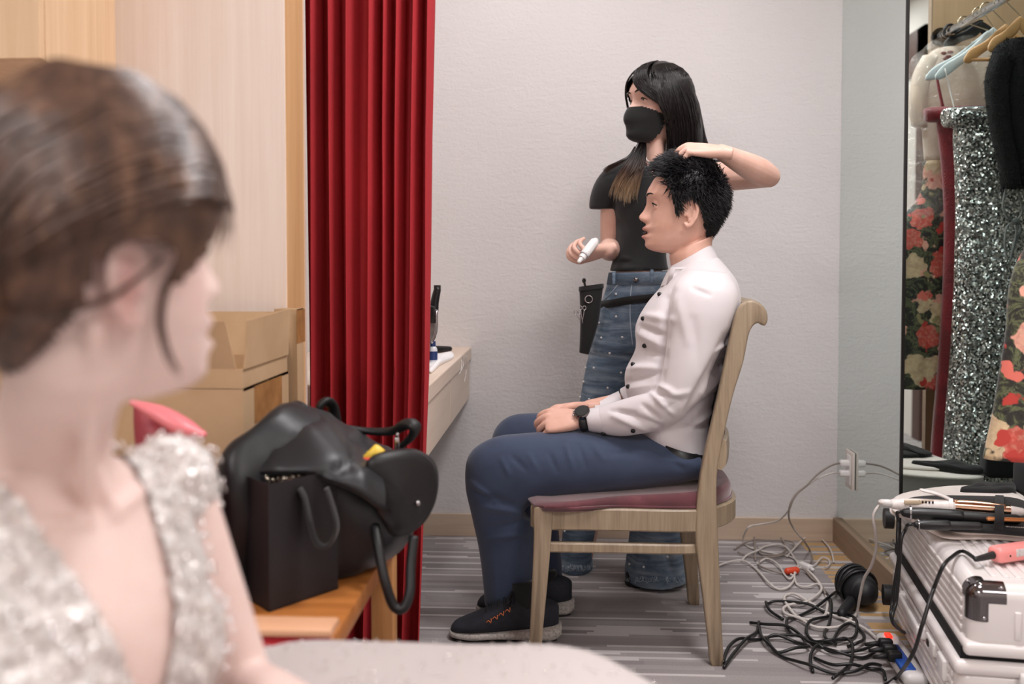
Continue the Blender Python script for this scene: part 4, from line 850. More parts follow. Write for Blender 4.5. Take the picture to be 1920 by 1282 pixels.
# red velvet dress
t = NT('red_velvet_sequin'); vec = t.coord(); t.set(t.ramp(t.noise(vec, 12, 4), [(.3, (104, 10, 22)), (.7, (150, 18, 34))]), .55, 0, Sheen_Weight=.4); t.bump(t.voro(vec, 160), .4, .003); M_RVEL = t.m
yv = YV['red']; rd = thing('red_dress', 'deep red off-shoulder gown between floral dress and sequin dress', 'dress', vat(1820, 870, yv))
rs = loft([VS(1764, 202, 1915, 202, yv, .05), VS(1756, 225, 1918, 225, yv, .055), VS(1764, 300, 1905, 300, yv, .055), VS(1770, 400, 1900, 400, yv, .05), VS(1768, 520, 1908, 520, yv, .06), VS(1758, 680, 1925, 680, yv, .07), VS(1747, 800, 1938, 800, yv, .075), VS(1742, 872, 1945, 872, yv, .08)], 70, 6); obj('gown', pleat(rs, 13, .08, 1.2, .4), M_RVEL, rd)
obj('shoulder_band', loft([VS(1733, 204, 1737, 228, yv, .02), VS(1745, 201, 1750, 230, yv, .04), VS(1775, 200, 1780, 228, yv, .055)], 20, 4), M_RVEL, rd)
obj('strap', tube([vat(1755, 132, yv), vat(1760, 165, yv), vat(1768, 203, yv)], [.006, .009, .010], 10, 4, .5), M_RVEL, rd)
# silver sequin gown
def sequin(name, cols, scale=115, jit=1.5, metal=.85, rough=.28, basec=None):
    t = NT(name); vec = t.coord(); q = t.node('ShaderNodeTexVoronoi', feature='F1'); t.link(vec, q.inputs['Vector']); q.inputs['Scale'].default_value = scale
    sp_ = t.node('ShaderNodeVectorMath', operation='SUBTRACT'); t.link(q.outputs['Color'], sp_.inputs[0]); sp_.inputs[1].default_value = (.5, .5, .5)
    s2 = t.node('ShaderNodeVectorMath', operation='SCALE'); t.link(sp_.outputs[0], s2.inputs[0]); s2.inputs['Scale'].default_value = jit
    g = t.node('ShaderNodeNewGeometry'); ad = t.node('ShaderNodeVectorMath', operation='ADD'); t.link(g.outputs['Normal'], ad.inputs[0]); t.link(s2.outputs[0], ad.inputs[1])
    nm = t.node('ShaderNodeVectorMath', operation='NORMALIZE'); t.link(ad.outputs[0], nm.inputs[0]); t.link(nm.outputs[0], t.b.inputs['Normal'])
    sep = t.node('ShaderNodeSeparateColor'); t.link(q.outputs['Color'], sep.inputs[0])
    t.set(t.ramp(sep.outputs[1], cols), rough, metal); return t.m
M_SEQ = sequin('silver_sequins', [(0, (84, 90, 90)), (.4, (150, 156, 154)), (.75, (206, 207, 202)), (1, (248, 246, 240))], 185)
yv = YV['seq']; sd_ = thing('sequin_gown', 'silver sequin gown with folded bandeau top on the rail', 'dress', vat(1850, 900, yv))
ss = loft([VS(1800, 204, 1925, 204, yv, .05), VS(1788, 250, 1935, 250, yv, .065), VS(1791, 330, 1930, 330, yv, .06), VS(1792, 420, 1930, 420, yv, .06), VS(1790, 540, 1945, 540, yv, .075), VS(1784, 660, 1960, 660, yv, .085), VS(1774, 800, 1972, 800, yv, .09), VS(1770, 880, 1978, 880, yv, .095), VS(1776, 935, 1982, 935, yv, .10)], 90, 6)
obj('gown', pleat(ss, 12, .07, 1.2, .3), M_SEQ, sd_)
obj('bandeau', loft([VS(1768, 208, 1772, 236, yv, .03), VS(1780, 202, 1784, 240, yv, .055), VS(1840, 204, 1840, 244, yv, .075), VS(1920, 204, 1920, 244, yv, .07)], 24, 5, 2.6), M_SEQ, sd_)
M_LINING = cloth('slate_lining', (118, 132, 138), .7); obj('lining', loft([VS(1788, 202, 1920, 202, yv, .04), VS(1785, 214, 1925, 214, yv, .05)], 30, 2), M_LINING, sd_)
M_WSTRAP = mat('white_ribbon', (232, 230, 226), .6); obj('hanging_loop', tube([vat(1772, 128, yv-.02), vat(1781, 168, yv-.02), vat(1790, 206, yv-.03)], .004, 8, 4, .4), M_WSTRAP, sd_)
# fluffy black jacket
M_FLUFF = mat('black_fleece', (16, 15, 16), .95, bump=(180, 1.0, .01))
yv = YV['jack']; jk = thing('fluffy_jacket', 'fluffy black jacket hanging nearest the mirror on the rail', 'jacket', vat(1910, 356, yv))
def fuzz(sh, n, L, seed):
    V, F = sh; N = vnormals(sh); r = np.random.default_rng(seed); idx = r.integers(0, len(V), n); out_v = []; out_f = []
    for k, i in enumerate(idx):
        a = V[i]; d_ = N[i]+r.normal(0, .5, 3); d_ /= np.linalg.norm(d_); s_ = np.cross(d_, [0, 0, 1.]); s_ = s_/(np.linalg.norm(s_)+1e-9)*.0012; out_v += [a-s_, a+s_, a+d_*L*r.uniform(.5, 1.2)+np.array([0, 0, -L*.4])]; out_f.append((3*k, 3*k+1, 3*k+2))
    return (np.array(out_v), out_f)
js = loft([VS(1888, 74, 1990, 74, yv, .04), VS(1862, 96, 2010, 96, yv, .06), VS(1858, 160, 2010, 160, yv, .075), VS(1868, 250, 2000, 250, yv, .07), VS(1882, 352, 1995, 352, yv, .07)], 40, 6)
jb = obj('jacket_body', join(js, fuzz(js, 2600, .012, 1)), M_FLUFF, jk)
for sg in (0, 1):
    P = [(1862, 100, 1900, 112), (1848, 150, 1888, 160), (1856, 230, 1892, 232), (1872, 300, 1905, 300), (1880, 350, 1912, 350)]
    if sg: P = [(2010-(a-1862), b, 2010-(c-1862), d_) for a, b, c, d_ in P]
    s_ = loft([VS(a, b, c, d_, yv-.03, .04) for a, b, c, d_ in P], 22, 5); obj('sleeve', join(s_, fuzz(s_, 1200, .012, 2+sg)), M_FLUFF, jk)
M_RIBG = cloth('grey_ribbon', (104, 108, 104), .7)
bw = thing('ribbon_belt', 'grey ribbon belt knotted and hanging below the black jacket', 'belt', vat(1905, 490, yv-.02))
for pts in ([(1886, 352), (1880, 385), (1888, 405), (1905, 415)], [(1908, 352), (1915, 385), (1915, 400), (1905, 415)], [(1905, 415), (1888, 425), (1884, 460), (1890, 488)], [(1905, 415), (1905, 440), (1898, 470), (1894, 490)], [(1905, 415), (1914, 425), (1904, 455), (1896, 485)]):
    obj('ribbon', tube([vat(x, y, yv-.02) for x, y in pts], .0065, 8, 5, .35), M_RIBG, bw)
obj('knot', ell(vat(1905, 415, yv-.025), (.013, .010, .011), 12, 8), M_RIBG, bw)
# brown cased door on the right wall, seen only in the mirror
struct('door_1', boxb((X1-.02, -.75, 0), (X1-.001, .10, 2.05)), M_PAINT)
dc = struct('trim_2', join(boxb((X1-.035, .10, 0), (X1-.001, .22, 2.30)), boxb((X1-.035, -.87, 0), (X1-.001, -.75, 2.30)), boxb((X1-.035, -.87, 2.05), (X1-.001, .22, 2.30))), M_DKBROWN)
# ------------------------------------------------------------------ people: shared builders
def skin(name, c1, c2, lip):
    t = NT(name); vec = t.coord(); base = t.ramp(t.noise(vec, 22, 5), [(.3, c1), (.7, c2)])
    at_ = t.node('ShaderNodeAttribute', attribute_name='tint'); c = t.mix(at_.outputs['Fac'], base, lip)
    t.set(c, .48, 0, Subsurface_Weight=.12, Subsurface_Scale=.012); t.b.inputs['Subsurface Radius'].default_value = (1, .35, .2)
    t.bump(t.noise(vec, 420, 3), .06, .001); return t.m
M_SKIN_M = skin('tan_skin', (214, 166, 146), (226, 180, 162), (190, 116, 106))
M_SKIN_W = skin('light_skin', (218, 174, 156), (228, 188, 172), (196, 120, 112))
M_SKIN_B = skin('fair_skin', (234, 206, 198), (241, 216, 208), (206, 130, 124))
def tint(o, vals):
    a = o.data.attributes.new('tint', 'FLOAT', 'POINT'); a.data.foreach_set('value', np.asarray(vals, np.float32))
M_EYEW = mat('eye_white', (226, 218, 214), .25); M_IRIS = mat('dark_iris', (22, 14, 12), .15); M_BROWH = mat('brow_hair', (30, 22, 20), .8)
def ip(z, pts): p = np.array(pts); return np.interp(z, p[:, 0], p[:, 1])
FX = [(-.097, .060), (-.092, .086), (-.085, .1015), (-.077, .1075), (-.063, .1045), (-.045, .1015), (-.030, .1025), (-.015, .098), (0, .095), (.015, .094), (.030, .095), (.045, .099), (.0586, .103), (.071, .100), (.0986, .084), (.117, .064), (.132, .036), (.140, .012)]
BX = [(-.097, -.040), (-.074, -.052), (-.05, -.062), (-.02, -.078), (.01, -.090), (.04, -.096), (.07, -.094), (.1, -.080), (.12, -.062), (.133, -.036), (.140, -.012)]
WX = [(-.097, .020), (-.09, .033), (-.077, .043), (-.06, .053), (-.04, .061), (-.02, .067), (0, .071), (.03, .075), (.06, .077), (.09, .072), (.11, .061), (.125, .046), (.135, .027), (.140, .010)]
def head_field(nz=84, nf=96, nose=True, plain=False):
    z = np.concatenate([np.linspace(-.097, .11, nz-24, endpoint=False), np.linspace(.11, .140, 24)]); f = np.arange(nf)*2*np.pi/nf
    Z = z[:, None]+0*f; xf = ip(z, FX)[:, None]; xb = ip(z, BX)[:, None]; w_ = ip(z, WX)[:, None]
    xc = np.interp(z, [-.097, -.03, .0, .14], [.03, .012, .0, -.004])[:, None]
    c = np.cos(f)[None]; s = np.sin(f)[None]; e1 = 2.35; e2 = 2.1
    cc = np.where(c > 0, np.abs(c)**(2/e1), -np.abs(c)**(2/e2)); ss = np.sign(s)*np.abs(s)**(2/2.15)
    X = xc+np.where(c > 0, (xf-xc)*cc, (xc-xb)*cc); Y = w_*ss
    fr = np.clip((X-.035)/.03, 0, 1)
    G = lambda y0, z0, sy, sz: np.exp(-((Y-y0)/sy)**2-((Z-z0)/sz)**2)
    D = 0
    if nose:
        nz_ = ip(Z.ravel(), [(-.024, 0), (-.019, .004), (-.0157, .013), (-.009, .025), (-.0014, .029), (.005, .026), (.014, .019), (.031, .010), (.045, .004), (.056, 0)]).reshape(Z.shape)
        sg = np.interp(Z, [-.02, 0, .02, .05], [.0115, .0115, .0080, .0075]); D = nz_*np.exp(-(Y/sg)**2)
        D = D+.009*(G(.0125, -.008, .0062, .008)+G(-.0125, -.008, .0062, .008))
    D = D+.013*G(0, -.0325, .021, .0075)+.0145*G(0, -.0535, .018, .0068)-.006*G(0, -.0438, .02, .0030)
    D = D-.010*(G(.031, .029, .015, .012)+G(-.031, .029, .015, .012))+.004*(G(.028, .054, .02, .007)+G(-.028, .054, .02, .007))+.003*(G(.045, -.004, .018, .02)+G(-.045, -.004, .018, .02))
    if plain: D = 0*D
    X = X+D*fr; V = np.stack([X, Y, Z], -1).reshape(-1, 3)
    return orient((V, grid_faces(len(z), nf)))
def ear(sg):
    y = lambda x: sg*(.0705+.004+.30*max(-(x-.010), 0))
    hel = [(.012, .006), (.014, .020), (.008, .031), (-.004, .035), (-.016, .029), (-.0205, .014), (-.0185, -.002), (-.012, -.016), (-.003, -.026), (.005, -.028), (.010, -.022)]
    a = tube([(x, y(x), z) for x, z in hel], [.0038, .0042, .0045, .0046, .0046, .0045, .0044, .0044, .0055, .0060, .0050], 10, 4, round_ends=True)
    b = ell((-.006, sg*.0745, .004), (.0125, .0045, .026), 16, 10); c = ell((.011, sg*.077, .001), (.004, .005, .007), 10, 8)
    anti = tube([(-.003, y(-.003)-sg*.002, .022), (-.011, y(-.011), .008), (-.008, y(-.008), -.008), (.002, y(.002), -.016)], .003, 8, 4, round_ends=True)
    r = ell((-.012, sg*.070, .002), (.008, .010, .022), 12, 8)
    return [a, b, c, anti, r]
def eyelids(sg):
    return [ell((.0774, sg*.031, .0340), (.0122, .0145, .0118), 18, 12), ell((.0766, sg*.031, .0218), (.0114, .0145, .0084), 16, 10)]
class Head:
    def __init__(s, origin, fwd, up=(0, 0, 1), scale=1.0):
        f = np.asarray(fwd, float); f /= np.linalg.norm(f); u = np.asarray(up, float); u -= f*(u@f); u /= np.linalg.norm(u); l = np.cross(u, f)
        s.R = np.stack([f, l, u], 1); s.o = np.asarray(origin, float); s.s = scale; s.f, s.l, s.u = f, l, u
    def w(s, P): return s.o+(np.asarray(P, float)*s.s)@s.R.T
    def loc(s, P): return ((np.asarray(P)-s.o)@s.R)/s.s
    def sh(s, q): return (s.w(q[0]), q[1])
    def shapes(s, lids=True, nose=True):
        r = [head_field(nose=nose)]+ear(1)+ear(-1)
        if lids: r += eyelids(1)+eyelids(-1)
        return [s.sh(q) for q in r]
    def face(s, parent, brow=True, lash=True, gaze=(1, 0, 0)):
        for sg in (1, -1):
            e = obj('eye', s.sh(ell((.0762, sg*.031, .0285), (.0118,)*3, 18, 12)), M_EYEW, parent)
            g = np.array(gaze, float); g /= np.linalg.norm(g)
            obj('iris', s.sh(ell(np.array([.0762, sg*.031, .0285])+g*.0075, (.0052, .0056, .0056), 14, 10)), M_IRIS, e)
            if lash: obj('eyelash', s.sh(tube([(.0835, sg*.0195, .0285), (.0890, sg*.026, .0325), (.0895, sg*.032, .0330), (.0865, sg*.039, .0310), (.080, sg*.0445, .0265)], [.0010, .0020, .0024, .0020, .0010], 6, 4)), M_BROWH, parent)
            if brow: obj('eyebrow', s.sh(tube([(.1005, sg*.012, .0535), (.1000, sg*.022, .0570), (.0945, sg*.034, .0585), (.0840, sg*.046, .0545)], [.0040, .0052, .0044, .0016], 8, 4, .6)), M_BROWH, parent)
def hand_shapes(wr, d, n, side, curls, spread=6, thumb=None, scale=1.0, wr_r=.024):
    """d wrist->fingers, n back of hand, side = +1/-1 picks the thumb side along n x d"""
    d = np.asarray(d, float); d /= np.linalg.norm(d); n = np.asarray(n, float); n -= d*(n@d); n /= np.linalg.norm(n); s = np.cross(n, d)*side; wr = np.asarray(wr, float); k = scale
    L = lambda a, b, c: wr+(d*a+s*b+n*c)*k
    out = [loft([(L(-.03, 0, 0), s*.0205*k, n*.0165*k), (L(0, 0, 0), s*.024*k, n*.0165*k), (L(.03, .0, 0), s*.034*k, n*.017*k), (L(.06, -.001, .001), s*.040*k, n*.0145*k), (L(.085, -.002, .001), s*.040*k, n*.012*k), (L(.096, -.002, 0), s*.034*k, n*.008*k)], 20, 4, 2.6)]
    base = [(.090, .030, .001), (.095, .010, .003), (.091, -.011, .002), (.083, -.031, -.001)]; Ls = [.072, .079, .073, .057]; rs = [.0088, .0092, .0087, .0076]
    for i in range(4):
        a = math.radians(spread*(1.5-i)); di = d*math.cos(a)+s*math.sin(a); p = L(*base[i]); pts = [p-di*.02*k, p]; ang = 0; rr = [rs[i]*1.05*k, rs[i]*1.1*k]
        for j, fr in enumerate((.44, .31, .25)):
            ang += math.radians(curls[i][j]); v = di*math.cos(ang)-n*math.sin(ang); p = p+v*Ls[i]*fr*k; pts.append(p); rr.append(rs[i]*(1.0, .92, .74)[j]*k)
        out.append(tube(pts, rr, 12, 4, round_ends=True))
    if thumb is None: thumb = [(.018, .030, -.004), (.045, .052, -.010), (.072, .060, -.014), (.094, .056, -.018)]
    out.append(tube([L(*q) for q in thumb], np.array([.014, .012, .0105, .008])*k, 12, 4, round_ends=True))
    out.append(cap_(L(.012, .016, -.006), L(.05, .034, -.006), .015*k, .012*k))
    return out
def strands(lines, r, sides=3):
    """lines: (n,m,3) polylines -> thin tapered locks in one mesh"""
    Ln = np.asarray(lines, float); n, m, _ = Ln.shape; T = np.gradient(Ln, axis=1); T /= np.linalg.norm(T, axis=2)[..., None]+1e-9
    a = np.where(np.abs(T[..., 2:3]) < .9, np.array([0, 0, 1.]), np.array([1., 0, 0])); N = np.cross(T, a); N /= np.linalg.norm(N, axis=2)[..., None]+1e-9; B = np.cross(T, N)
    tp = np.interp(np.linspace(0, 1, m), [0, .5, 1], [1, .9, .12]); R = np.broadcast_to(np.asarray(r, float), (n,))[:, None]*tp
    V = np.stack([Ln+R[..., None]*(N*math.cos(q)+B*math.sin(q)) for q in np.arange(sides)*2*np.pi/sides], 2)  # n,m,s,3
    F = []
    for i in range(n):
        b = i*m*sides
        for j in range(m-1):
            for k in range(sides):
                k2 = (k+1) % sides; F.append((b+j*sides+k, b+j*sides+k2, b+(j+1)*sides+k2, b+(j+1)*sides+k))
    return (V.reshape(-1, 3), F)
def inpoly(P, poly):
    P = np.asarray(P); x, y = P[:, 0], P[:, 1]; q = np.array(poly); c = np.zeros(len(P), bool); j = len(q)-1
    for i in range(len(q)):
        t_ = ((q[i, 1] > y) != (q[j, 1] > y)) & (x < (q[j, 0]-q[i, 0])*(y-q[i, 1])/(q[j, 1]-q[i, 1]+1e-12)+q[i, 0]); c ^= t_; j = i
    return c
def subset(sh, keep):
    V, F = sh; F = [f for f in F if all(keep[i] for i in f)]; use = np.zeros(len(V), bool)
    for f in F: use[list(f)] = True
    mp = np.cumsum(use)-1; return (V[use], [tuple(int(mp[i]) for i in f) for f in F])
def push_out(LN, H, capV, ctr, frac=1.0, jit=.003, seed=0):
    r = np.random.default_rng(seed); P = H.loc(LN.reshape(-1, 3))-ctr; pr = np.linalg.norm(P, axis=1); pd = P/pr[:, None]; cd = capV-ctr; crr = np.linalg.norm(cd, axis=1); cdn = cd/crr[:, None]; best = pr.copy()
    for i in range(0, len(pd), 1500):
        dots = pd[i:i+1500]@cdn.T; j = dots.argmax(1); best[i:i+1500] = np.where(dots.max(1) > .99, np.maximum(pr[i:i+1500], crr[j]+.001), pr[i:i+1500])
    return H.w(ctr+pd*(best+r.uniform(0, jit, len(best)))[:, None]).reshape(LN.shape)
def surf(sh, px, py, N=None):
    V, F = sh; N = vnormals(sh) if N is None else N; P = proj(V); d = np.hypot(P[:, 0]-px, P[:, 1]-py); fc = (N@cf) < -.05
    dist = (V-C0)@cf; c = np.where(fc & (d < 8))[0]
    if len(c) == 0: c = np.array([np.argmin(np.where(fc, d, 1e9))])
    near = dist[c].min(); c = c[dist[c] < near+.04]; i = c[np.argmin(d[c])]
    return V[i], N[i]
def disc(p, n, r, h, sides=14):
    n = n/np.linalg.norm(n); return tube([p-n*h*.5, p+n*h], [r, r*.9], sides, 1)
def hair_mat(name, c1, c2, rough=.32, z=None, spec=.5):
    t = NT(name); vec = t.coord((260, 260, 20)); nse = t.noise(vec, 1, 4, .6)
    col_ = t.ramp(nse, [(.3, c1), (.7, c2)])
    t.set(col_, rough, 0); t.b.inputs['Specular IOR Level'].default_value = spec; t.bump(nse, .5, .003); return t.m
M_HAIR_M = hair_mat('black_hair', (12, 11, 14), (24, 23, 28), .42); M_HAIR_W = hair_mat('sleek_black_hair', (12, 9, 10), (28, 22, 22), .28)
# ------------------------------------------------------------------ seated man (profile, facing the counter)
YMN = YC-.01; NY = YMN-.175; FY = YMN+.175     # mid plane, near side, far side
tra = at(1292, 403, YMN-.075); hmo = tra+np.array([0, .075, 0]); k_ = YMN/1867/(1/700.)
HM = Head(hmo, (-1, 0, 0), (0, 0, 1), 1.0*k_*700/700)
HM.s = (YMN/1867)*700
man = thing('person', 'seated man in white shirt and navy trousers having his hair styled', 'person', (float(at(1250, 900, YMN)[0]), YMN, 0))
neck = loft([S(1262, 470, 1338, 440, YMN, .058), S(1255, 480, 1335, 462, YMN, .060), S(1258, 505, 1345, 492, YMN, .066), S(1250, 540, 1362, 525, YMN, .10)], 26, 4)
jaw = [cap_(HM.w((.075, s_*.018, -.080)), HM.w((.012, s_*.050, -.036)), .012*HM.s, .014*HM.s) for s_ in (1, -1)]
LH = at(1092, 786, NY+.09)  # left wrist
hl = hand_shapes(LH, (-1, .10, -.06), (-.12, -.62, .78), -1, [(34, 62, 30), (38, 60, 30), (42, 58, 28), (46, 55, 26)], 3, [(.018, .026, -.008), (.045, .040, -.020), (.070, .040, -.030), (.090, .030, -.036)], 1.0)
RH = at(1104, 764, YMN+.045)
hr = hand_shapes(RH, (-1, -.16, -.05), (-.05, .30, .95), 1, [(28, 40, 25), (34, 45, 25), (38, 45, 25), (42, 40, 20)], 3, [(.018, .030, -.002), (.045, .046, .000), (.070, .050, -.004), (.092, .044, -.012)], .98)
fine = remesh(HM.shapes()+jaw+[neck], .0026, 3)
hands = [remesh(hl+[cap_(LH, at(1135, 787, NY+.074), .023, .024)], .0024, 3), remesh(hr+[cap_(RH, at(1150, 754, YMN+.09), .021, .022)], .0024, 3)]
torso_b = [loft([S(1210, 815, 1325, 850, YMN, .14), S(1195, 770, 1322, 780, YMN, .13), S(1195, 700, 1335, 710, YMN, .14), S(1215, 620, 1360, 620, YMN, .155), S(1245, 545, 1365, 545, YMN, .15), S(1265, 500, 1350, 495, YMN, .08)], 24, 4)]
for Y, w_ in ((NY, at(1135, 787, NY+.074)), (FY, at(1150, 754, YMN+.09))):
    sh_ = at(1322, 545, Y+(.03 if Y < YMN else -.03)); el_ = at(1262, 752, Y); torso_b += [cap_(sh_, el_, .042, .036), cap_(el_, w_, .034, .024)]
for Y, kn, an, hp in ((NY+.085, (938, 898), (955, 1140), (1270, 860)), (FY-.045, (978, 852), (1015, 1110), (1270, 850))):
    torso_b += [cap_(at(*hp, Y), at(*kn, Y), .055, .040), cap_(at(*kn, Y+.01), at(*an, Y+.075), .036, .028)]
coarse = remesh(torso_b, .010, 2)
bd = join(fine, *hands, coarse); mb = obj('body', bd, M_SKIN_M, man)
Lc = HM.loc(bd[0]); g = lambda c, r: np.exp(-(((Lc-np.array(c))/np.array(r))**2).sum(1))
tv = .9*g((.118, 0, -.0325), (.03, .022, .006))+.9*g((.118, 0, -.0535), (.03, .02, .006))+.35*g((-.006, -.08, 0), (.016, .02, .03))+.2*g((.08, -.05, -.01), (.03, .03, .025))+.55*g((.002, -.079, .0), (.006, .02, .008))+.15*g((.125, 0, -.002), (.012, .014, .014))  # narrow ear term darkens the concha: shade of the hollow put into skin colour
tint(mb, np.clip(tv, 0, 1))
HM.face(man, gaze=(1, 0, -.12))
obj('mouth_gap', HM.sh(ell((.1065, 0, -.0438), (.0065, .017, .0030), 14, 8)), M_IRIS, man)
obj('nostril', HM.sh(ell((.1145, -.0085, -.0165), (.0042, .0030, .0020), 10, 6)), M_IRIS, man)
# hair: cap plus locks
POLY = [(.075, .17), (.068, .117), (.058, .097), (.0555, .078), (.046, .052), (.038, .022), (.0325, .002), (.024, .012), (.019, .036), (-.004, .044), (-.023, .032), (-.030, -.005), (-.045, -.045), (-.057, -.078), (-.13, -.085), (-.13, .18)]
hf = head_field(90, 110, False); L = hf[0]; N = vnormals(hf); keep = inpoly(L[:, [0, 2]], POLY)
th = np.interp(L[:, 2], [-.08, -.02, .03, .07, .10, .14], [.003, .006, .010, .014, .019, .022])*np.interp(L[:, 0], [.0, .05, .075], [1, .75, .30])*.8
cap = subset((L+N*th[:, None], hf[1]), keep)
r = np.random.default_rng(5); KI = np.where(keep)[0]; n_ = 9000; idx = r.choice(KI, n_); P0 = L[idx]+N[idx]*(th[idx]*.95)[:, None]; Nn = N[idx]; tz = np.clip((L[idx, 2]-.035)/.07+r.normal(0, .12, n_), 0, 1)
base_d = tz[:, None]*np.array([.55, 0, .40])+(1-tz[:, None])*np.array([-.55, 0, -.72])+Nn*.42
swirl = r.normal(0, .34, (n_, 3)); D = base_d*(1-0)+swirl+np.where(tz[:, None] > .5, np.stack([.4*np.sin(P0[:, 1]*60), .5*np.sin(P0[:, 0]*70), 0*P0[:, 0]], 1), 0); D /= np.linalg.norm(D, axis=1)[:, None]
Ln = r.uniform(.022, .040, n_)*tz+r.uniform(.012, .022, n_)*(1-tz)*np.interp(P0[:, 2], [-.08, -.03, .03], [.35, .65, 1.0])
bend = tz[:, None]*np.array([.55, .1, -.40])+(1-tz[:, None])*np.array([-.2, 0, -.5]); s4 = np.linspace(0, 1, 5)
Lines = P0[:, None]+D[:, None]*(Ln[:, None]*s4)[..., None]+bend[:, None]*(Ln[:, None]*.5*s4**2)[..., None]
obj('hair', join(HM.sh(cap), HM.sh(strands(Lines, r.uniform(.0009, .0018, n_)))), M_HAIR_M, man)
# ---- shirt
t = NT('white_shirt'); vec = t.coord(); t.set((216, 210, 212), .62, 0, Sheen_Weight=.25); t.bump(t.noise(vec, 900, 2), .1, .0004); M_SHIRT = t.m
ts = loft([S(1212, 832, 1328, 852, YMN, .155), S(1188, 795, 1326, 835, YMN, .155), S(1176, 745, 1330, 770, YMN, .155), S(1172, 700, 1346, 715, YMN, .160), S(1192, 655, 1362, 655, YMN, .168), S(1192, 612, 1378, 608, YMN, .175), S(1212, 572, 1386, 566, YMN, .178), S(1240, 538, 1380, 530, YMN, .168), S(1256, 512, 1362, 502, YMN, .115), S(1262, 498, 1345, 482, YMN, .074)], 36, 5, 2.2)
arm = loft([S(1290, 505, 1366, 512, NY+.065, .06), S(1264, 535, 1383, 545, NY+.025, .068), S(1254, 575, 1380, 585, NY+.005, .066), S(1252, 625, 1361, 638, NY, .064), S(1243, 690, 1338, 692, NY-.005, .062), S(1228, 732, 1304, 762, NY, .058), S(1198, 740, 1245, 801, NY+.02, .054), S(1163, 750, 1180, 816, NY+.05, .050), S(1136, 758, 1146, 816, NY+.068, .044), S(1118, 764, 1126, 811, NY+.078, .040)], 28, 5)
arm2 = loft([S(1290, 505, 1366, 512, FY-.06, .06), S(1262, 540, 1380, 548, FY-.02, .068), S(1240, 620, 1350, 630, FY, .06), S(1215, 690, 1320, 720, FY, .055), S(1185, 715, 1250, 775, FY-.03, .05), S(1160, 730, 1180, 775, YMN+.10, .042)], 26, 5)
shirt = remesh([ts, arm, arm2], .0050, 5)
fl = [(1252, 560, 1246, 640, 7, -.007), (1246, 640, 1238, 715, 7, -.008), (1290, 770, 1340, 680, 8, -.008), (1340, 680, 1362, 630, 8, -.006),
      (1205, 590, 1262, 600, 7, .005), (1200, 612, 1250, 632, 6, -.006), (1196, 625, 1245, 650, 6, .005), (1210, 655, 1245, 668, 6, -.006), (1180, 690, 1240, 690, 7, .006), (1176, 715, 1230, 700, 5, -.006), (1180, 730, 1225, 722, 6, .005),
      (1236, 722, 1262, 735, 5, .007), (1230, 735, 1275, 752, 4, -.007), (1240, 745, 1290, 735, 5, .005), (1250, 765, 1285, 750, 5, -.005), (1222, 738, 1262, 775, 5, .006), (1160, 770, 1240, 800, 5, -.005), (1150, 780, 1210, 805, 5, .005), (1145, 770, 1190, 775, 4, -.005), (1205, 760, 1235, 785, 5, -.005),
      (1270, 560, 1290, 640, 9, .003), (1300, 600, 1310, 690, 9, -.003), (1320, 740, 1350, 690, 5, .006), (1300, 770, 1340, 735, 4, -.005), (1300, 800, 1335, 770, 5, .005), (1275, 800, 1320, 800, 5, -.004), (1345, 660, 1368, 640, 4, .006), (1338, 700, 1358, 672, 4, -.005), (1330, 730, 1352, 700, 4, .005),
      (1300, 540, 1330, 552, 4, -.004), (1262, 545, 1240, 580, 6, -.004)]
shirt = folds(shirt, [q_[:5]+(q_[5]*1.45,) for q_ in fl]); so = obj('shirt', shirt, M_SHIRT, man); NS_ = vnormals(shirt)
# yoke seam, collar, cuffs, buttons
yk = []
for x, y in [(1247, 536), (1280, 522), (1300, 520), (1330, 528), (1347, 548), (1352, 556)]:
    p, n = surf(shirt, x, y, NS_); yk.append(p+n*.001)
rg = [S(1239, 536, 1348, 492, YMN, .092), S(1244, 524, 1342, 476, YMN, .078), S(1256, 500, 1333, 456, YMN, .062), S(1259, 501, 1330, 458, YMN, .0595), S(1250, 528, 1336, 484, YMN, .070)]
obj('collar', loft(rg, 40, 2, cap=False), M_SHIRT, so)
tipn = at(1249, 534, YMN-.052)
obj('collar_point', prism([at(1258, 501, YMN-.060), at(1290, 500, YMN-.078), at(1283, 512, YMN-.082), tipn], (0, -.003, 0)), M_SHIRT, so)
cf1 = loft([S(1143, 759, 1150, 815, NY+.066, .043), S(1120, 763, 1128, 812, NY+.078, .041), S(1098, 768, 1106, 808, NY+.088, .037), S(1099, 770, 1107, 806, NY+.088, .034), S(1116, 768, 1122, 806, NY+.08, .034)], 28, 3, cap=False)
obj('cuff', cf1, M_SHIRT, so)
cf2 = loft([S(1160, 733, 1172, 772, YMN+.09, .042), S(1136, 744, 1148, 775, YMN+.075, .039), S(1114, 752, 1120, 777, YMN+.055, .034), S(1115, 754, 1121, 775, YMN+.055, .031)], 26, 3, cap=False)
obj('cuff', cf2, M_SHIRT, so)
M_BUTTON = mat('black_button', (16, 15, 16), .3)
for x, y in [(1237, 553), (1206, 597), (1209, 646), (1188, 682), (1178, 726)]:
    p, n = surf(shirt, x, y, NS_); n = n*.5+np.array([-.2, -.8, 0]); obj('button', disc(p+n*.002, n, .0062, .003), M_BUTTON, so)
for x, y in [(1186, 807), (1132, 812)]:
    p, n = surf(shirt, x, y, NS_); obj('button', disc(p+n*.002, n, .0062, .003), M_BUTTON, so)
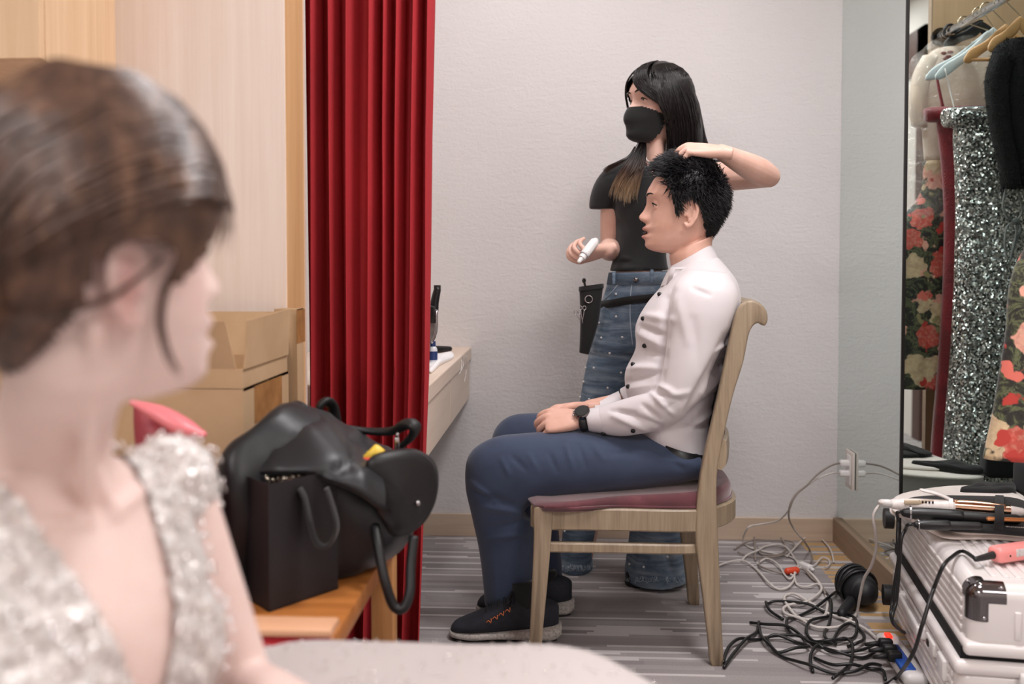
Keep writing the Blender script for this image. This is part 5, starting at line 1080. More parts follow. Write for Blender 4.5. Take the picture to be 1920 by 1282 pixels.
# ---- trousers
t = NT('navy_trousers'); vec = t.coord(); t.set(t.ramp(t.noise(vec, 10, 4), [(.3, (44, 56, 80)), (.7, (56, 70, 96))]), .8, 0, Sheen_Weight=.25); t.bump(t.noise(vec, 700, 2), .2, .0006); M_TROUS = t.m
TN = NY+.085; TF = FY-.045
leg1 = loft([S(1300, 835, 1330, 890, TN+.02, .10), S(1240, 815, 1262, 905, TN+.01, .095), S(1160, 814, 1160, 920, TN, .088), S(1070, 808, 1068, 932, TN, .082), S(985, 812, 1000, 945, TN, .074), S(925, 820, 985, 955, TN, .068), S(880, 850, 985, 968, TN+.005, .064), S(872, 905, 998, 975, TN+.015, .062), S(884, 965, 1003, 990, TN+.03, .062), S(898, 1030, 1003, 1035, TN+.05, .062), S(906, 1095, 1003, 1095, TN+.07, .063), S(909, 1134, 1003, 1134, TN+.08, .064)], 30, 6)
leg2 = loft([S(1300, 830, 1325, 885, TF, .10), S(1200, 800, 1200, 905, TF, .09), S(1090, 778, 1090, 900, TF, .082), S(1010, 774, 1020, 905, TF, .074), S(955, 780, 1000, 915, TF, .068), S(926, 808, 1010, 910, TF, .064), S(924, 850, 1025, 915, TF, .062), S(940, 930, 1040, 930, TF+.02, .062), S(960, 1020, 1050, 1020, TF+.05, .06), S(970, 1095, 1056, 1095, TF+.07, .06), S(972, 1128, 1056, 1124, TF+.08, .06)], 30, 6)
hips = loft([S(1215, 812, 1318, 900, YMN, .15), S(1235, 814, 1328, 892, YMN, .165), S(1222, 812, 1331, 858, YMN, .160)], 30, 4)
trou = remesh([leg1, leg2, hips], .0055, 4)
fl = [(885, 905, 930, 940, 5, .006), (895, 925, 960, 945, 6, -.006), (905, 950, 975, 960, 6, .006), (960, 855, 985, 880, 5, -.004), (990, 850, 1010, 885, 4, .003), (1030, 850, 1045, 885, 4, -.004), (1060, 835, 1075, 880, 4, .004), (1085, 835, 1098, 875, 4, -.004), (940, 860, 955, 890, 4, .004), (1150, 850, 1190, 845, 6, -.004), (1190, 845, 1245, 850, 5, .004), (1220, 830, 1280, 880, 6, -.004), (1110, 830, 1130, 860, 5, .004), (920, 990, 990, 975, 6, -.005), (915, 1010, 985, 1000, 6, .004), (925, 1040, 930, 1125, 5, .003), (1240, 860, 1300, 870, 5, .004)]
trou = folds(trou, fl); to_ = obj('trousers', trou, M_TROUS, man)
M_BELT = mat('black_belt', (18, 17, 18), .45)
obj('belt', loft([S(1206, 822, 1331, 868, YMN, .168), S(1203, 806, 1333, 842, YMN, .168), S(1203, 806, 1331, 846, YMN, .156), S(1208, 818, 1328, 862, YMN, .156)], 40, 1, cap=False), M_BELT, man)
# ---- watch
wc = LH+np.array([.008, -.012, .012]); nn = np.array([-.25, -.62, .74]); nn /= np.linalg.norm(nn); ax = np.array([-1, .1, -.06]); ax /= np.linalg.norm(ax)
wt = obj('watch_strap', tube([LH+ax*-.006+(np.cross(ax, nn)*math.cos(a)*.032+nn*math.sin(a)*.024) for a in np.linspace(0, 2*np.pi, 25)[:-1]], .011, 8, 1, .28, closed=True), M_BLKRUB, man, label='black wristwatch strap')
pw = LH+nn*.026-ax*.006; obj('watch_case', tube([pw-nn*.004, pw+nn*.006, pw+nn*.008], [.021, .021, .019], 26, 1), M_GUN, wt, angle=40); obj('watch_dial', disc(pw+nn*.008, nn, .0175, .0012, 26), M_BLKPL, wt, angle=40)
for k in (-1, 0, 1): obj('crown', disc(pw+ax*.022+np.cross(ax, nn)*.008*k, ax, .0025, .003, 8), M_CHROME, wt)
# ---- shoes
M_KNIT = mat('black_knit', (34, 36, 44), .8, bump=(350, .6, .002), var=(60, .15)); M_SOLE = mat('speckled_foam', (176, 170, 164), .8, bump=(260, .6, .002), var=(160, .15)); M_LACE = mat('black_lace', (18, 18, 20), .8); M_ORNG = mat('orange_thread', (214, 120, 74), .6); M_TREAD = mat('rubber_tread', (24, 24, 25), .7)
def sneaker(toe, heel, Y, parent, sc=1.0):
    a = onz(*toe, 0); a = np.array([at(toe[0], toe[1], Y)[0], Y, 0]); b = np.array([at(heel[0], heel[1], Y)[0], Y, 0]); d = b-a; Lg = np.linalg.norm(d); ex = d/Lg; ey = np.array([0, 1., 0]); ez = np.array([0, 0, 1.])
    st = lambda s_, h0, h1, w_: (a+ex*(s_*Lg)+ez*((h0+h1)/2), ez*(h1-h0)/2, ey*w_)
    sole = loft([st(.0, .012, .022, .012), st(.04, .006, .026, .032), st(.2, .003, .026, .046), st(.45, .006, .028, .042), st(.75, .003, .036, .040), st(.93, .004, .046, .036), st(1.0, .016, .046, .018)], 24, 5, 3)
    up = loft([st(.012, .018, .030, .014), st(.06, .018, .044, .034), st(.2, .018, .062, .045), st(.36, .02, .085, .044), st(.5, .022, .108, .041), st(.62, .025, .122, .039), st(.78, .03, .112, .036), st(.92, .034, .104, .030), st(.975, .040, .092, .016)], 26, 5, 2.4)
    s_o = obj('shoe', remesh([up], .0035, 3), M_KNIT, parent, label='black knit running shoe'); obj('sole', sole, M_SOLE, s_o)
    obj('tread', loft([st(.03, .0, .006, .026), st(.2, .0, .006, .044), st(.5, .0, .007, .040), st(.8, .0, .006, .038), st(.96, .003, .014, .024)], 20, 3, 3), M_TREAD, s_o)
    for k in range(5):
        s_ = .34+.052*k; z = np.interp(s_, [.3, .36, .5, .62], [.078, .086, .110, .124]); p = a+ex*s_*Lg+ez*z
        obj('lace', tube([p+ey*(-.034)+ez*(-.022), p+ey*-.02+ez*.000, p+ez*.004, p+ey*.02, p+ey*.034-ez*.022], .0028, 8, 3), M_LACE, s_o)
    obj('lace_bow', join(*[tube([a+ex*.60*Lg+ez*.126, a+ex*(.56+.02*q)*Lg+ez*.130+ey*-.02, a+ex*(.52+.05*q)*Lg+ez*(.108)+ey*-.044, a+ex*.57*Lg+ez*.118+ey*-.028], .0026, 8, 4) for q in (0, 1)]), M_LACE, s_o)
    for k in range(4):
        p = a+ex*(.36+.055*k)*Lg+ez*(.062+.010*k)+ey*-.0435
        obj('stitch', tube([p+ex*-.006-ez*.006, p+ez*.001-ey*.001, p+ex*.006-ez*.006, p+ex*.007+ez*.006], .0013, 6, 2), M_ORNG, s_o)
    return s_o
Yn = float(onz(1040, 1198, 0)[1]); Yf2 = float(onz(1060, 1150, 0)[1])
sneaker((843, 1190), (1053, 1195), Yn, man); sneaker((893, 1130), (1077, 1150), Yf2, man)
M_SOCK = cloth('black_sock', (20, 20, 22), .9)
for (x1, x2), Y, yb, yt in (((958, 1022), Yn, 1165, 1090), ((985, 1050), Yf2, 1125, 1070)): obj('sock', loft([S(x1+2, yb, x2+3, yb, Y, .034), S(x1, (yb+yt)/2, x2-4, (yb+yt)/2, Y, .036), S(x1, yt, x2-6, yt, Y, .038)], 20, 3), M_SOCK, man)
# ------------------------------------------------------------------ standing stylist
YW = float(onz(1200, 1098, 0)[1])+.05
wom = thing('person', 'standing woman in black face mask, black tee and pearl studded jeans', 'person', (float(at(1190, 1000, YW)[0]), YW, 0))
hc_ = at(1238, 209, YW-.005); HW = Head(hc_, (-.86, -.50, -.02), (-.02, 0, 1), .95*(YW/1867)*600/.985)
HW.s = .97
HW.o = hc_+np.array([0, 0, 0])
nk = loft([S(1206, 262, 1252, 250, YW, .050), S(1209, 285, 1248, 280, YW, .046), S(1205, 308, 1255, 306, YW, .052), S(1180, 330, 1285, 328, YW, .07), S(1160, 370, 1280, 370, YW, .075)], 24, 4)
fine = remesh(HW.shapes()+[nk], .0028, 3)
# arms
sR, eR, wR = at(1148, 348, YW), at(1146, 468, YW+.04), at(1137, 468, YW-.15)
sL, eL, wL = at(1292, 332, YW-.02), at(1441, 330, YC+.08), at(1352, 285, YC-.055)
rarm = [tube([sR, sR+(eR-sR)*.5, eR], [.034, .036, .034], 18, 4, round_ends=True), tube([eR, eR+(wR-eR)*.35, wR], [.034, .035, .023], 18, 4, round_ends=True)]
larm = [tube([sL, sL+(eL-sL)*.5, sL+(eL-sL)*.92, eL], [.048, .042, .033, .031], 18, 4, round_ends=True), tube([eL, eL+(wL-eL)*.3, wL], [.032, .037, .021], 18, 4, round_ends=True)]
hR = hand_shapes(wR, (-.86, -.40, -.22), (-.20, -.60, -.78), 1, [(44, 56, 30), (58, 62, 34), (62, 64, 34), (66, 62, 34)], 4, [(.018, .030, -.006), (.042, .044, -.020), (.066, .046, -.028), (.088, .040, -.030)], .93)
hL = hand_shapes(wL, (-.97, .06, .10), (.08, -.40, .90), -1, [(38, 50, 30), (42, 52, 30), (46, 52, 30), (48, 46, 26)], 5, [(.018, .028, -.010), (.038, .040, -.028), (.056, .042, -.046), (.068, .034, -.060)], .95)
handsW = remesh(rarm+hR, .0026, 7); handsL = remesh(larm+hL, .0026, 7)
tb_ = [loft([S(1150, 520, 1245, 520, YW, .09), S(1160, 480, 1240, 480, YW, .08), S(1155, 420, 1262, 420, YW, .085), S(1150, 360, 1280, 360, YW, .085), S(1170, 325, 1275, 325, YW, .06)], 22, 3)]
for hp, kn, an, Yk, Ya in (((1170, 600), (1128, 830), (1090, 1050), YW+.06, YW+.13), ((1225, 600), (1230, 850), (1225, 1070), YW-.02, YW-.01)): tb_ += [cap_(at(*hp, YW), at(*kn, Yk), .07, .05), cap_(at(*kn, Yk), at(*an, Ya), .048, .036)]
cb_ = remesh(tb_, .010, 2); bw_ = join(fine, handsW, handsL, cb_); wb = obj('body', bw_, M_SKIN_W, wom)
Lc = HW.loc(bw_[0]); tint(wb, np.clip(.25*np.exp(-(((Lc-np.array([.06, .06, .0]))/.03)**2).sum(1)), 0, 1))
HW.face(wom, gaze=(.9, .15, .02))
M_NAIL = mat('pink_nail', (232, 170, 166), .3)
# mask
M_MASK = cloth('black_mask', (14, 13, 14), .9, 700, .15, .05)
hf = head_field(84, 96, False, True); L = hf[0].copy(); N = vnormals(hf)
mk_poly = [(.20, .012), (.085, .008), (.045, -.012), (.028, -.020), (.022, -.045), (.03, -.075), (.06, -.115), (.2, -.115)]
D = .0045+.026*np.exp(-((L[:, 1])/.030)**2-((L[:, 2]+.022)/.045)**2)+.006*np.exp(-((L[:, 2]+.085)/.02)**2)
keep = inpoly(L[:, [0, 2]], mk_poly); L2 = L+N*D[:, None]*.55+np.array([1., 0, 0])*D[:, None]*.6
ms = subset((L2, hf[1]), keep); ms2 = (ms[0]-vnormals(ms)*.002, [tuple(reversed(f)) for f in ms[1]])
mo = obj('face_mask', HW.sh(join(ms, ms2)), M_MASK, wom)
for sg in (1, -1):
    for z0, z1 in ((-.006, .020), (-.058, -.024)): obj('ear_loop', HW.sh(tube([(.045, sg*.070, z0), (.022, sg*.0765, (z0*.6+z1*.4)), (.0, sg*.079, z1), (-.014, sg*.080, z1*.5)], .0032, 8, 4, .6)), M_MASK, mo)
M_NECKL = mat('pearl_necklace', (232, 222, 214), .3)
nkp = [at(1210, 288, YW-.060), at(1213, 300, YW-.068), at(1224, 306, YW-.070), at(1238, 304, YW-.066), at(1250, 298, YW-.05)]
obj('necklace', tube(nkp, .0022, 8, 5), M_NECKL, wom)
# hair: dome and long fall
dome = [(HW.w(ell((-.012, 0, .045), (.108, .090, .105), 30, 20)[0]), ell((-.012, 0, .045), (.108, .090, .105), 30, 20)[1])]
hf2 = head_field(90, 110, False); L = hf2[0]; N = vnormals(hf2)
cpol = [(.09, .18), (.088, .085), (.070, .060), (.050, .020), (.022, .0), (.018, -.02), (-.02, -.06), (-.06, -.10), (-.14, -.11), (-.14, .2)]
keep = inpoly(L[:, [0, 2]], cpol); capw = subset((L+N*np.interp(L[:, 2], [-.1, .05, .14], [.010, .015, .012])[:, None], hf2[1]), keep)
mass = loft([S(1230, 165, 1296, 172, YW+.03, .06), S(1240, 205, 1312, 212, YW+.025, .075), S(1246, 245, 1318, 250, YW+.03, .075), S(1248, 285, 1320, 288, YW+.04, .07), S(1248, 330, 1316, 332, YW+.05, .06), S(1250, 380, 1312, 382, YW+.055, .045), S(1262, 430, 1300, 430, YW+.055, .02)], 28, 5)
massL = loft([S(1196, 215, 1212, 222, YW+.03, .04), S(1196, 250, 1212, 255, YW+.01, .04), S(1192, 280, 1212, 285, YW-.03, .03)], 18, 4)
hv = remesh([HW.sh(capw), mass, massL], .004, 4) if False else join(HW.sh(capw), mass)
r = np.random.default_rng(9)
CTR = np.array([-.012, 0, .03])
def fall(n, A, jit, seed, m=12):
    """n locks interpolated between guide polylines A (g,m0,3)"""
    r = np.random.default_rng(seed); G = np.array([cat(a, 4) for a in A]); g = len(G); u = r.uniform(0, g-1.001, n); i = u.astype(int); f = (u-i)[:, None, None]
    Pn = G[i]*(1-f)+G[i+1]*f; s_ = np.linspace(0, 1, Pn.shape[1])[None, :, None]; off = r.normal(0, jit, (n, 1, 3)); return Pn+off*(0.35+.65*s_)+r.normal(0, jit*.25, (n, 1, 3))*np.sin(s_*6+r.uniform(0, 6, (n, 1, 1)))
q = lambda x, y, dY: at(x, y, YW+dY)
gR = [[q(1232, 130, -.02), q(1225, 150, -.09), q(1232, 185, -.105), q(1246, 215, -.095), q(1252, 250, -.07), q(1252, 300, -.04), q(1254, 360, -.02)],
      [q(1236, 128, 0), q(1245, 150, -.095), q(1256, 190, -.105), q(1262, 230, -.085), q(1264, 275, -.06), q(1264, 320, -.04), q(1266, 380, -.02)],
      [q(1240, 128, 0), q(1265, 150, -.07), q(1282, 190, -.075), q(1290, 230, -.06), q(1292, 275, -.04), q(1292, 320, -.02), q(1290, 390, 0)],
      [q(1244, 127, .01), q(1280, 148, -.03), q(1299, 185, -.03), q(1308, 225, -.02), q(1314, 268, .0), q(1320, 290, 0), q(1318, 380, .01)],
      [q(1248, 128, .03), q(1285, 148, .03), q(1304, 185, .03), q(1314, 225, .03), q(1322, 262, .03), q(1333, 290, .03), q(1336, 320, .03)]]
bangX = [[q(1222, 131, -.03), q(1200, 148, -.09), q(1203, 170, -.115), q(1216, 193, -.118), q(1234, 208, -.105), q(1248, 222, -.085)],
        [q(1226, 130, -.03), q(1214, 146, -.10), q(1218, 166, -.12), q(1230, 190, -.117), q(1243, 206, -.10), q(1252, 222, -.085)],
        [q(1230, 130, -.03), q(1228, 146, -.10), q(1234, 170, -.115), q(1244, 195, -.11), q(1252, 212, -.095), q(1256, 230, -.085)]]
bangLX = [[q(1218, 132, -.03), q(1194, 146, -.07), q(1184, 165, -.09), q(1180, 182, -.09), q(1181, 196, -.085), q(1185, 206, -.07)],
         [q(1220, 132, -.03), q(1200, 142, -.08), q(1190, 158, -.10), q(1184, 175, -.10), q(1182, 190, -.09), q(1184, 202, -.075)]]
lw = lambda P: [HW.w(p) for p in P]
bang = [lw([(.02, .0, .150), (.075, .002, .132), (.107, .016, .100), (.112, .036, .066), (.094, .060, .038), (.060, .078, .012), (.030, .086, -.010)]), lw([(.018, .006, .152), (.070, .016, .136), (.102, .036, .102), (.104, .054, .066), (.082, .072, .036), (.050, .082, .010), (.022, .088, -.015)]), lw([(.012, .01, .153), (.060, .034, .138), (.088, .056, .104), (.086, .074, .064), (.064, .084, .030), (.034, .088, .002), (.010, .090, -.03)])]
bangL = [lw([(.02, -.004, .150), (.075, -.014, .132), (.102, -.030, .095), (.102, -.044, .060), (.092, -.054, .030), (.082, -.060, .004)]), lw([(.018, -.006, .150), (.068, -.022, .134), (.094, -.042, .095), (.092, -.054, .060), (.082, -.062, .030), (.072, -.066, .004)])]
hs = [strands(push_out(fall(1500, gR, .0032, 1), HW, capw[0], CTR), r.uniform(.0012, .0024, 1500)), strands(push_out(fall(460, bang, .0022, 2), HW, capw[0], CTR), .0015), strands(fall(160, bangL, .0012, 3), .0011)]
obj('hair', join(hv, *hs), M_HAIR_W, wom)
t = NT('ombre_hair'); tc = t.node('ShaderNodeNewGeometry'); sp = t.node('ShaderNodeSeparateXYZ'); t.link(tc.outputs['Position'], sp.inputs[0])
za, zb_ = float(at(1180, 285, YW)[2]), float(at(1160, 375, YW)[2]); f = t.math('DIVIDE', t.math('SUBTRACT', za, sp.outputs[2]), za-zb_); f = t.math('ADD', f, t.math('MULTIPLY', t.math('SUBTRACT', t.noise(t.coord((150, 150, 15)), 1, 3), .5), .35))
t.set(t.ramp(f, [(.15, (22, 16, 16)), (.5, (74, 52, 40)), (.8, (152, 124, 96)), (1, (196, 170, 138))]), .4); M_OMBRE = t.m
lk_ = [[q(1202, 262, -.02), q(1192, 282, -.07), q(1176, 305, -.10), q(1160, 330, -.105), q(1148, 352, -.10), q(1146, 368, -.10)],
       [q(1204, 262, -.02), q(1198, 285, -.08), q(1186, 310, -.11), q(1172, 340, -.12), q(1162, 362, -.115), q(1160, 378, -.11)],
       [q(1206, 262, -.02), q(1205, 285, -.08), q(1198, 312, -.115), q(1186, 342, -.125), q(1178, 365, -.12), q(1176, 382, -.115)],
       [q(1208, 262, -.02), q(1210, 285, -.08), q(1206, 312, -.115), q(1200, 335, -.125), q(1196, 355, -.12), q(1194, 370, -.115)]]
wisp = [[q(1190, 275, -.05), q(1178, 292, -.07), q(1160, 302, -.07), q(1142, 310, -.06), q(1130, 318, -.05)], [q(1192, 276, -.05), q(1182, 294, -.07), q(1166, 306, -.07), q(1148, 316, -.06), q(1136, 325, -.05)]]
lkl = fall(360, lk_, .0050, 5); rl_ = np.random.default_rng(77); mm_ = lkl.shape[1]
for i in range(len(lkl)):
    ix = np.linspace(0, mm_-1, mm_)*rl_.uniform(.70, 1.0); lkl[i] = np.stack([np.interp(ix, np.arange(mm_), lkl[i][:, c_]) for c_ in range(3)], 1)
obj('hair_lock', join(strands(lkl, .0013), strands(fall(60, wisp, .0015, 6), .001)), M_OMBRE, wom, label='brown to blond hair lock over the shoulder')
# ---- tee
M_TEE = cloth('black_tee', (17, 16, 18), .85, 800, .2, .08, .15)
tee = [loft([S(1143, 508, 1254, 506, YW, .096), S(1148, 490, 1250, 490, YW, .088), S(1154, 460, 1250, 460, YW, .085), S(1154, 425, 1264, 425, YW, .092), S(1150, 390, 1275, 388, YW, .100), S(1146, 355, 1284, 352, YW, .094), S(1142, 325, 1286, 322, YW, .078), S(1168, 303, 1276, 302, YW, .058), S(1192, 296, 1266, 296, YW, .052)], 32, 5, 2.3)]
slv = tube([at(1180, 322, YW), at(1161, 330, YW), at(1142, 352, YW-.005), at(1134, 378, YW+.01), at(1133, 392, YW+.012)], [.038, .045, .047, .048, .047], 20, 4)
slvL = tube([at(1270, 318, YW), sL, sL+(eL-sL)*.30, sL+(eL-sL)*.40], [.048, .054, .052, .050], 20, 4)
ts_ = remesh(tee+[slv, slvL], .0045, 4)
P = proj(ts_[0]); vneck = inpoly(P, [(1200, 280), (1211, 300), (1218, 316), (1232, 332), (1246, 318), (1262, 296), (1262, 275), (1200, 270)]) & (ts_[0][:, 1] < YW-.01)
ts_ = folds(ts_, [(1150, 505, 1200, 500, 4, .003), (1150, 495, 1190, 488, 4, -.003), (1152, 480, 1200, 492, 5, .003), (1152, 405, 1175, 430, 6, -.004)])
obj('tee_shirt', subset(ts_, ~vneck), M_TEE, wom)
# ---- jeans
t = NT('washed_denim'); vec = t.coord(); wh = t.noise(t.coord((6, 6, 42), (0, .25, 0)), 1, 4, .6, .6); big = t.noise(vec, 7, 3)
c = t.ramp(t.math('ADD', t.math('MULTIPLY', wh, .6), t.math('MULTIPLY', big, .4)), [(.32, (52, 66, 84)), (.47, (90, 110, 130)), (.57, (142, 158, 174)), (.70, (192, 204, 214))])
c = t.mix(.25, c, t.ramp(t.noise(t.coord((500, 500, 900)), 1, 2), [(.3, (40, 56, 76)), (.7, (140, 160, 180))])); t.set(c, .85); t.bump(t.noise(vec, 700, 2), .3, .0008); M_DENIM = t.m
zW = .0
jl = [loft([S(1142, 512, 1252, 510, YW, .102), S(1136, 540, 1260, 540, YW, .108), S(1122, 585, 1268, 585, YW, .115), S(1112, 625, 1270, 625, YW, .115), S(1106, 655, 1200, 660, YW+.005, .10)], 30, 4),
      loft([S(1112, 625, 1194, 650, YW+.005, .098), S(1098, 690, 1192, 700, YW+.02, .094), S(1088, 745, 1182, 755, YW+.035, .088), S(1076, 830, 1160, 840, YW+.06, .078), S(1062, 930, 1132, 935, YW+.09, .075), S(1052, 1020, 1112, 1020, YW+.12, .085), S(1044, 1064, 1112, 1064, YW+.13, .095)], 28, 5),
      loft([S(1188, 630, 1270, 625, YW, .10), S(1190, 700, 1272, 695, YW-.005, .095), S(1192, 790, 1270, 790, YW-.01, .085), S(1188, 900, 1272, 900, YW-.01, .08), S(1180, 1000, 1284, 1000, YW-.01, .095), S(1172, 1060, 1290, 1060, YW-.01, .105), S(1172, 1086, 1292, 1084, YW-.01, .110)], 28, 5)]
je = remesh(jl, .0055, 3); je = folds(je, [(1110, 640, 1170, 655, 5, .004), (1105, 665, 1170, 680, 5, -.004), (1100, 690, 1165, 700, 5, .004), (1098, 720, 1160, 718, 5, -.003), (1192, 560, 1186, 650, 3, -.004), (1130, 600, 1180, 595, 7, .003), (1200, 1040, 1190, 1080, 6, .006), (1250, 1030, 1262, 1080, 7, -.008)])
jo = obj('jeans', je, M_DENIM, wom); NJ = vnormals(je)
M_SEAM = mat('seam_thread', (176, 190, 204), .8)
obj('waistband', loft([S(1141, 511, 1253, 508, YW, .107), S(1137, 533, 1258, 531, YW, .112), S(1139, 533, 1256, 531, YW, .106), S(1143, 511, 1251, 508, YW, .101)], 36, 1, cap=False), M_DENIM, jo)
for x, y in ((1155, 522), (1219, 519)):
    p, n = surf(je, x, y, NJ); obj('belt_loop', box(p+n*.008, (.010, .006, .040), .002), M_DENIM, jo)
p, n = surf(je, 1193, 524, NJ); obj('metal_button', disc(p+n*.009, n, .0085, .004), M_GUN, jo)
sm = []
for x, y in [(1185, 532), (1183, 560), (1182, 600), (1184, 640), (1187, 665)]:
    p, n = surf(je, x, y, NJ); sm.append(p+n*.0015)
obj('fly_seam', tube(sm, .0016, 6, 4), M_SEAM, jo)
sm = []
for x, y in [(1160, 532), (1150, 545), (1140, 555), (1134, 562)]:
    p, n = surf(je, x, y, NJ); sm.append(p+n*.001)
obj('pocket_seam', tube(sm, .0016, 6, 4), M_SEAM, jo)
M_PRL = mat('pearl_bead', (238, 232, 228), .25)
for x, y in [(1156, 552), (1155, 592), (1125, 604), (1129, 633), (1167, 631), (1103, 662), (1144, 661), (1092, 690), (1114, 690), (1164, 699), (1095, 716), (1140, 727), (1081, 743), (1106, 747), (1150, 748), (1060, 995), (1187, 1021), (1214, 1023), (1207, 1062), (1181, 1058), (1281, 1017), (1250, 1045)]:
    p, n = surf(je, x, y, NJ); obj('pearl', ell(p+n*.002, (.0036,)*3, 10, 7), M_PRL, jo)
rr = random.Random(4); fr = []
for (x0, x1, y0) in ((1174, 1290, 1086), (1046, 1110, 1064)):
    for k in range(46):
        x = rr.uniform(x0, x1); p, n = surf(je, x, y0-2, NJ); fr.append(tube([p+np.array([0, 0, .004]), p+n*.003+np.array([rr.uniform(-.006, .006), -.002, -.006]), p+np.array([rr.uniform(-.012, .012), -.004, -.004-rr.uniform(.002, .012)])], .0007, 4, 2))
obj('frayed_hem', join(*fr), M_SEAM, jo, kind='stuff')
M_BSHOE = mat('black_shoe', (14, 13, 14), .3)
for px, py, dx in ((1205, 1097, -.02), (1078, 1066, -.02)):
    b = onz(px, py, 0); b = b+np.array([0, .05, 0]); s_ = loft([(b+np.array([dx, -.075, .018]), (.012, 0, 0), (0, 0, .014)), (b+np.array([dx*.8, -.05, .026]), (.036, 0, 0), (0, 0, .026)), (b+np.array([0, .02, .036]), (.042, 0, 0), (0, 0, .036)), (b+np.array([.01, .10, .045]), (.038, 0, 0), (0, 0, .044)), (b+np.array([.012, .16, .04]), (.026, 0, 0), (0, 0, .038))], 22, 5, 2.4); s_[0][:, 2] = np.maximum(s_[0][:, 2], .001)
    so_ = obj('shoe', s_, M_BSHOE, wom, label='black leather shoe')
    obj('sole', loft([(b+np.array([dx, -.078, .006]), (.014, 0, 0), (0, 0, .006)), (b+np.array([dx*.8, -.05, .007]), (.039, 0, 0), (0, 0, .007)), (b+np.array([0, .03, .007]), (.042, 0, 0), (0, 0, .007)), (b+np.array([.012, .16, .007]), (.030, 0, 0), (0, 0, .007))], 20, 3, 3), M_TREAD, so_)
# ---- bottle in the right hand
b0, b1 = at(1116, 452, YW-.195), at(1086, 490, YW-.235); d = b1-b0
bt = thing('spray_bottle', 'small white pump bottle held in the hand of standing woman', 'bottle', b0)
obj('bottle_body', tube([b0, b0+d*.08, b0+d*.62, b0+d*.70], [.010, .0135, .0135, .010], 18, 3, round_ends=True), M_WHTPL, bt); obj('collar', tube([b0+d*.70, b0+d*.84], [.0105, .0105], 16, 1), M_WHTPL, bt, angle=40)
M_GREYR = mat('grey_ring', (190, 188, 190), .4); obj('ring', tube([b0+d*.66, b0+d*.70], [.0138, .0138], 16, 1), M_GREYR, bt, angle=40); obj('pump_nozzle', tube([b0+d*.84, b0+d*1.0], [.007, .006], 14, 2, round_ends=True), M_WHTPL, bt)
# ---- tool pouch on its belt
Yp = YW-.085; po = thing('tool_pouch', 'black stylist pouch with metal ring strapped around the jeans', 'pouch', at(1105, 662, Yp))
obj('pouch_body', loft([S(1086, 660, 1104, 664, Yp, .02), S(1087, 640, 1110, 645, Yp, .026), S(1088, 600, 1122, 605, Yp, .032), S(1087, 560, 1128, 562, Yp, .034), S(1086, 540, 1131, 536, Yp, .034)], 28, 5, 3), M_ROLL, po)
obj('pouch_rim', loft([S(1085, 546, 1132, 540, Yp, .036), S(1085, 538, 1132, 532, Yp, .037), S(1087, 538, 1130, 532, Yp, .034)], 30, 1, 3, cap=False), M_ROLL, po)
rc_ = at(1104, 561, Yp-.037); obj('ring', tube([rc_+np.array([.011*math.cos(a), 0, .011*math.sin(a)]) for a in np.linspace(0, 2*np.pi, 17)[:-1]], .0018, 8, 1, closed=True), M_CHROME, po)
bl = []
for x, y in [(1124, 572), (1150, 569), (1180, 564), (1210, 559), (1235, 555), (1255, 552)]:
    p, n = surf(je, x, y, NJ); bl.append(p+n*.006)
bl += [at(1268, 550, YW), at(1262, 555, YW+.09), at(1200, 565, YW+.128), at(1135, 572, YW+.09), at(1114, 575, YW+.0)]
obj('strap', tube(bl, .0125, 8, 5, .22) if False else (lambda P: orient((np.stack([P+np.array([0, 0, .012]), P-np.array([0, 0, .012]), P*1.0+np.array([0, -.003, -.012]), P+np.array([0, -.003, .012])], 1).reshape(-1, 3), grid_faces(len(P), 4))))(cat(bl, 6)), M_ROLL, po)
a, b = at(1100, 552, Yp), at(1095, 526, Yp); cm = thing('styling_comb', 'black comb standing in the stylist pouch', 'comb', a); obj('handle', tube([a+np.array([.002, 0, -.03]), a, b], [.007, .008, .0065], 12, 3, .5, True), M_BLKPL, cm); obj('tip', ell(b, (.006, .004, .008), 10, 8), M_BLKPL, cm)
for k, (x, y, x2, y2) in enumerate([(1083, 585, 1089, 605), (1092, 577, 1092, 607)]):
    p, p2 = at(x, y, Yp-.036), at(x2, y2, Yp-.036); sc = thing('hair_scissors', ['steel hair scissors hooked on the left edge of pouch', 'steel hair scissors clipped on the front of pouch'][k], 'scissors', p, 'hair scissors on the pouch')
    for sg in (-1, 1):
        c0 = p+np.array([sg*.006, 0, 0]); obj('finger_ring', tube([c0+np.array([.005*math.cos(q_), 0, .006*math.sin(q_)]) for q_ in np.linspace(0, 2*np.pi, 13)[:-1]], .0013, 6, 1, closed=True), M_CHROME, sc)
        obj('blade', tube([c0+np.array([0, 0, -.006]), (c0+p2)/2, p2+np.array([-sg*.002, 0, 0])], [.0016, .0018, .0008], 6, 3), M_CHROME, sc)
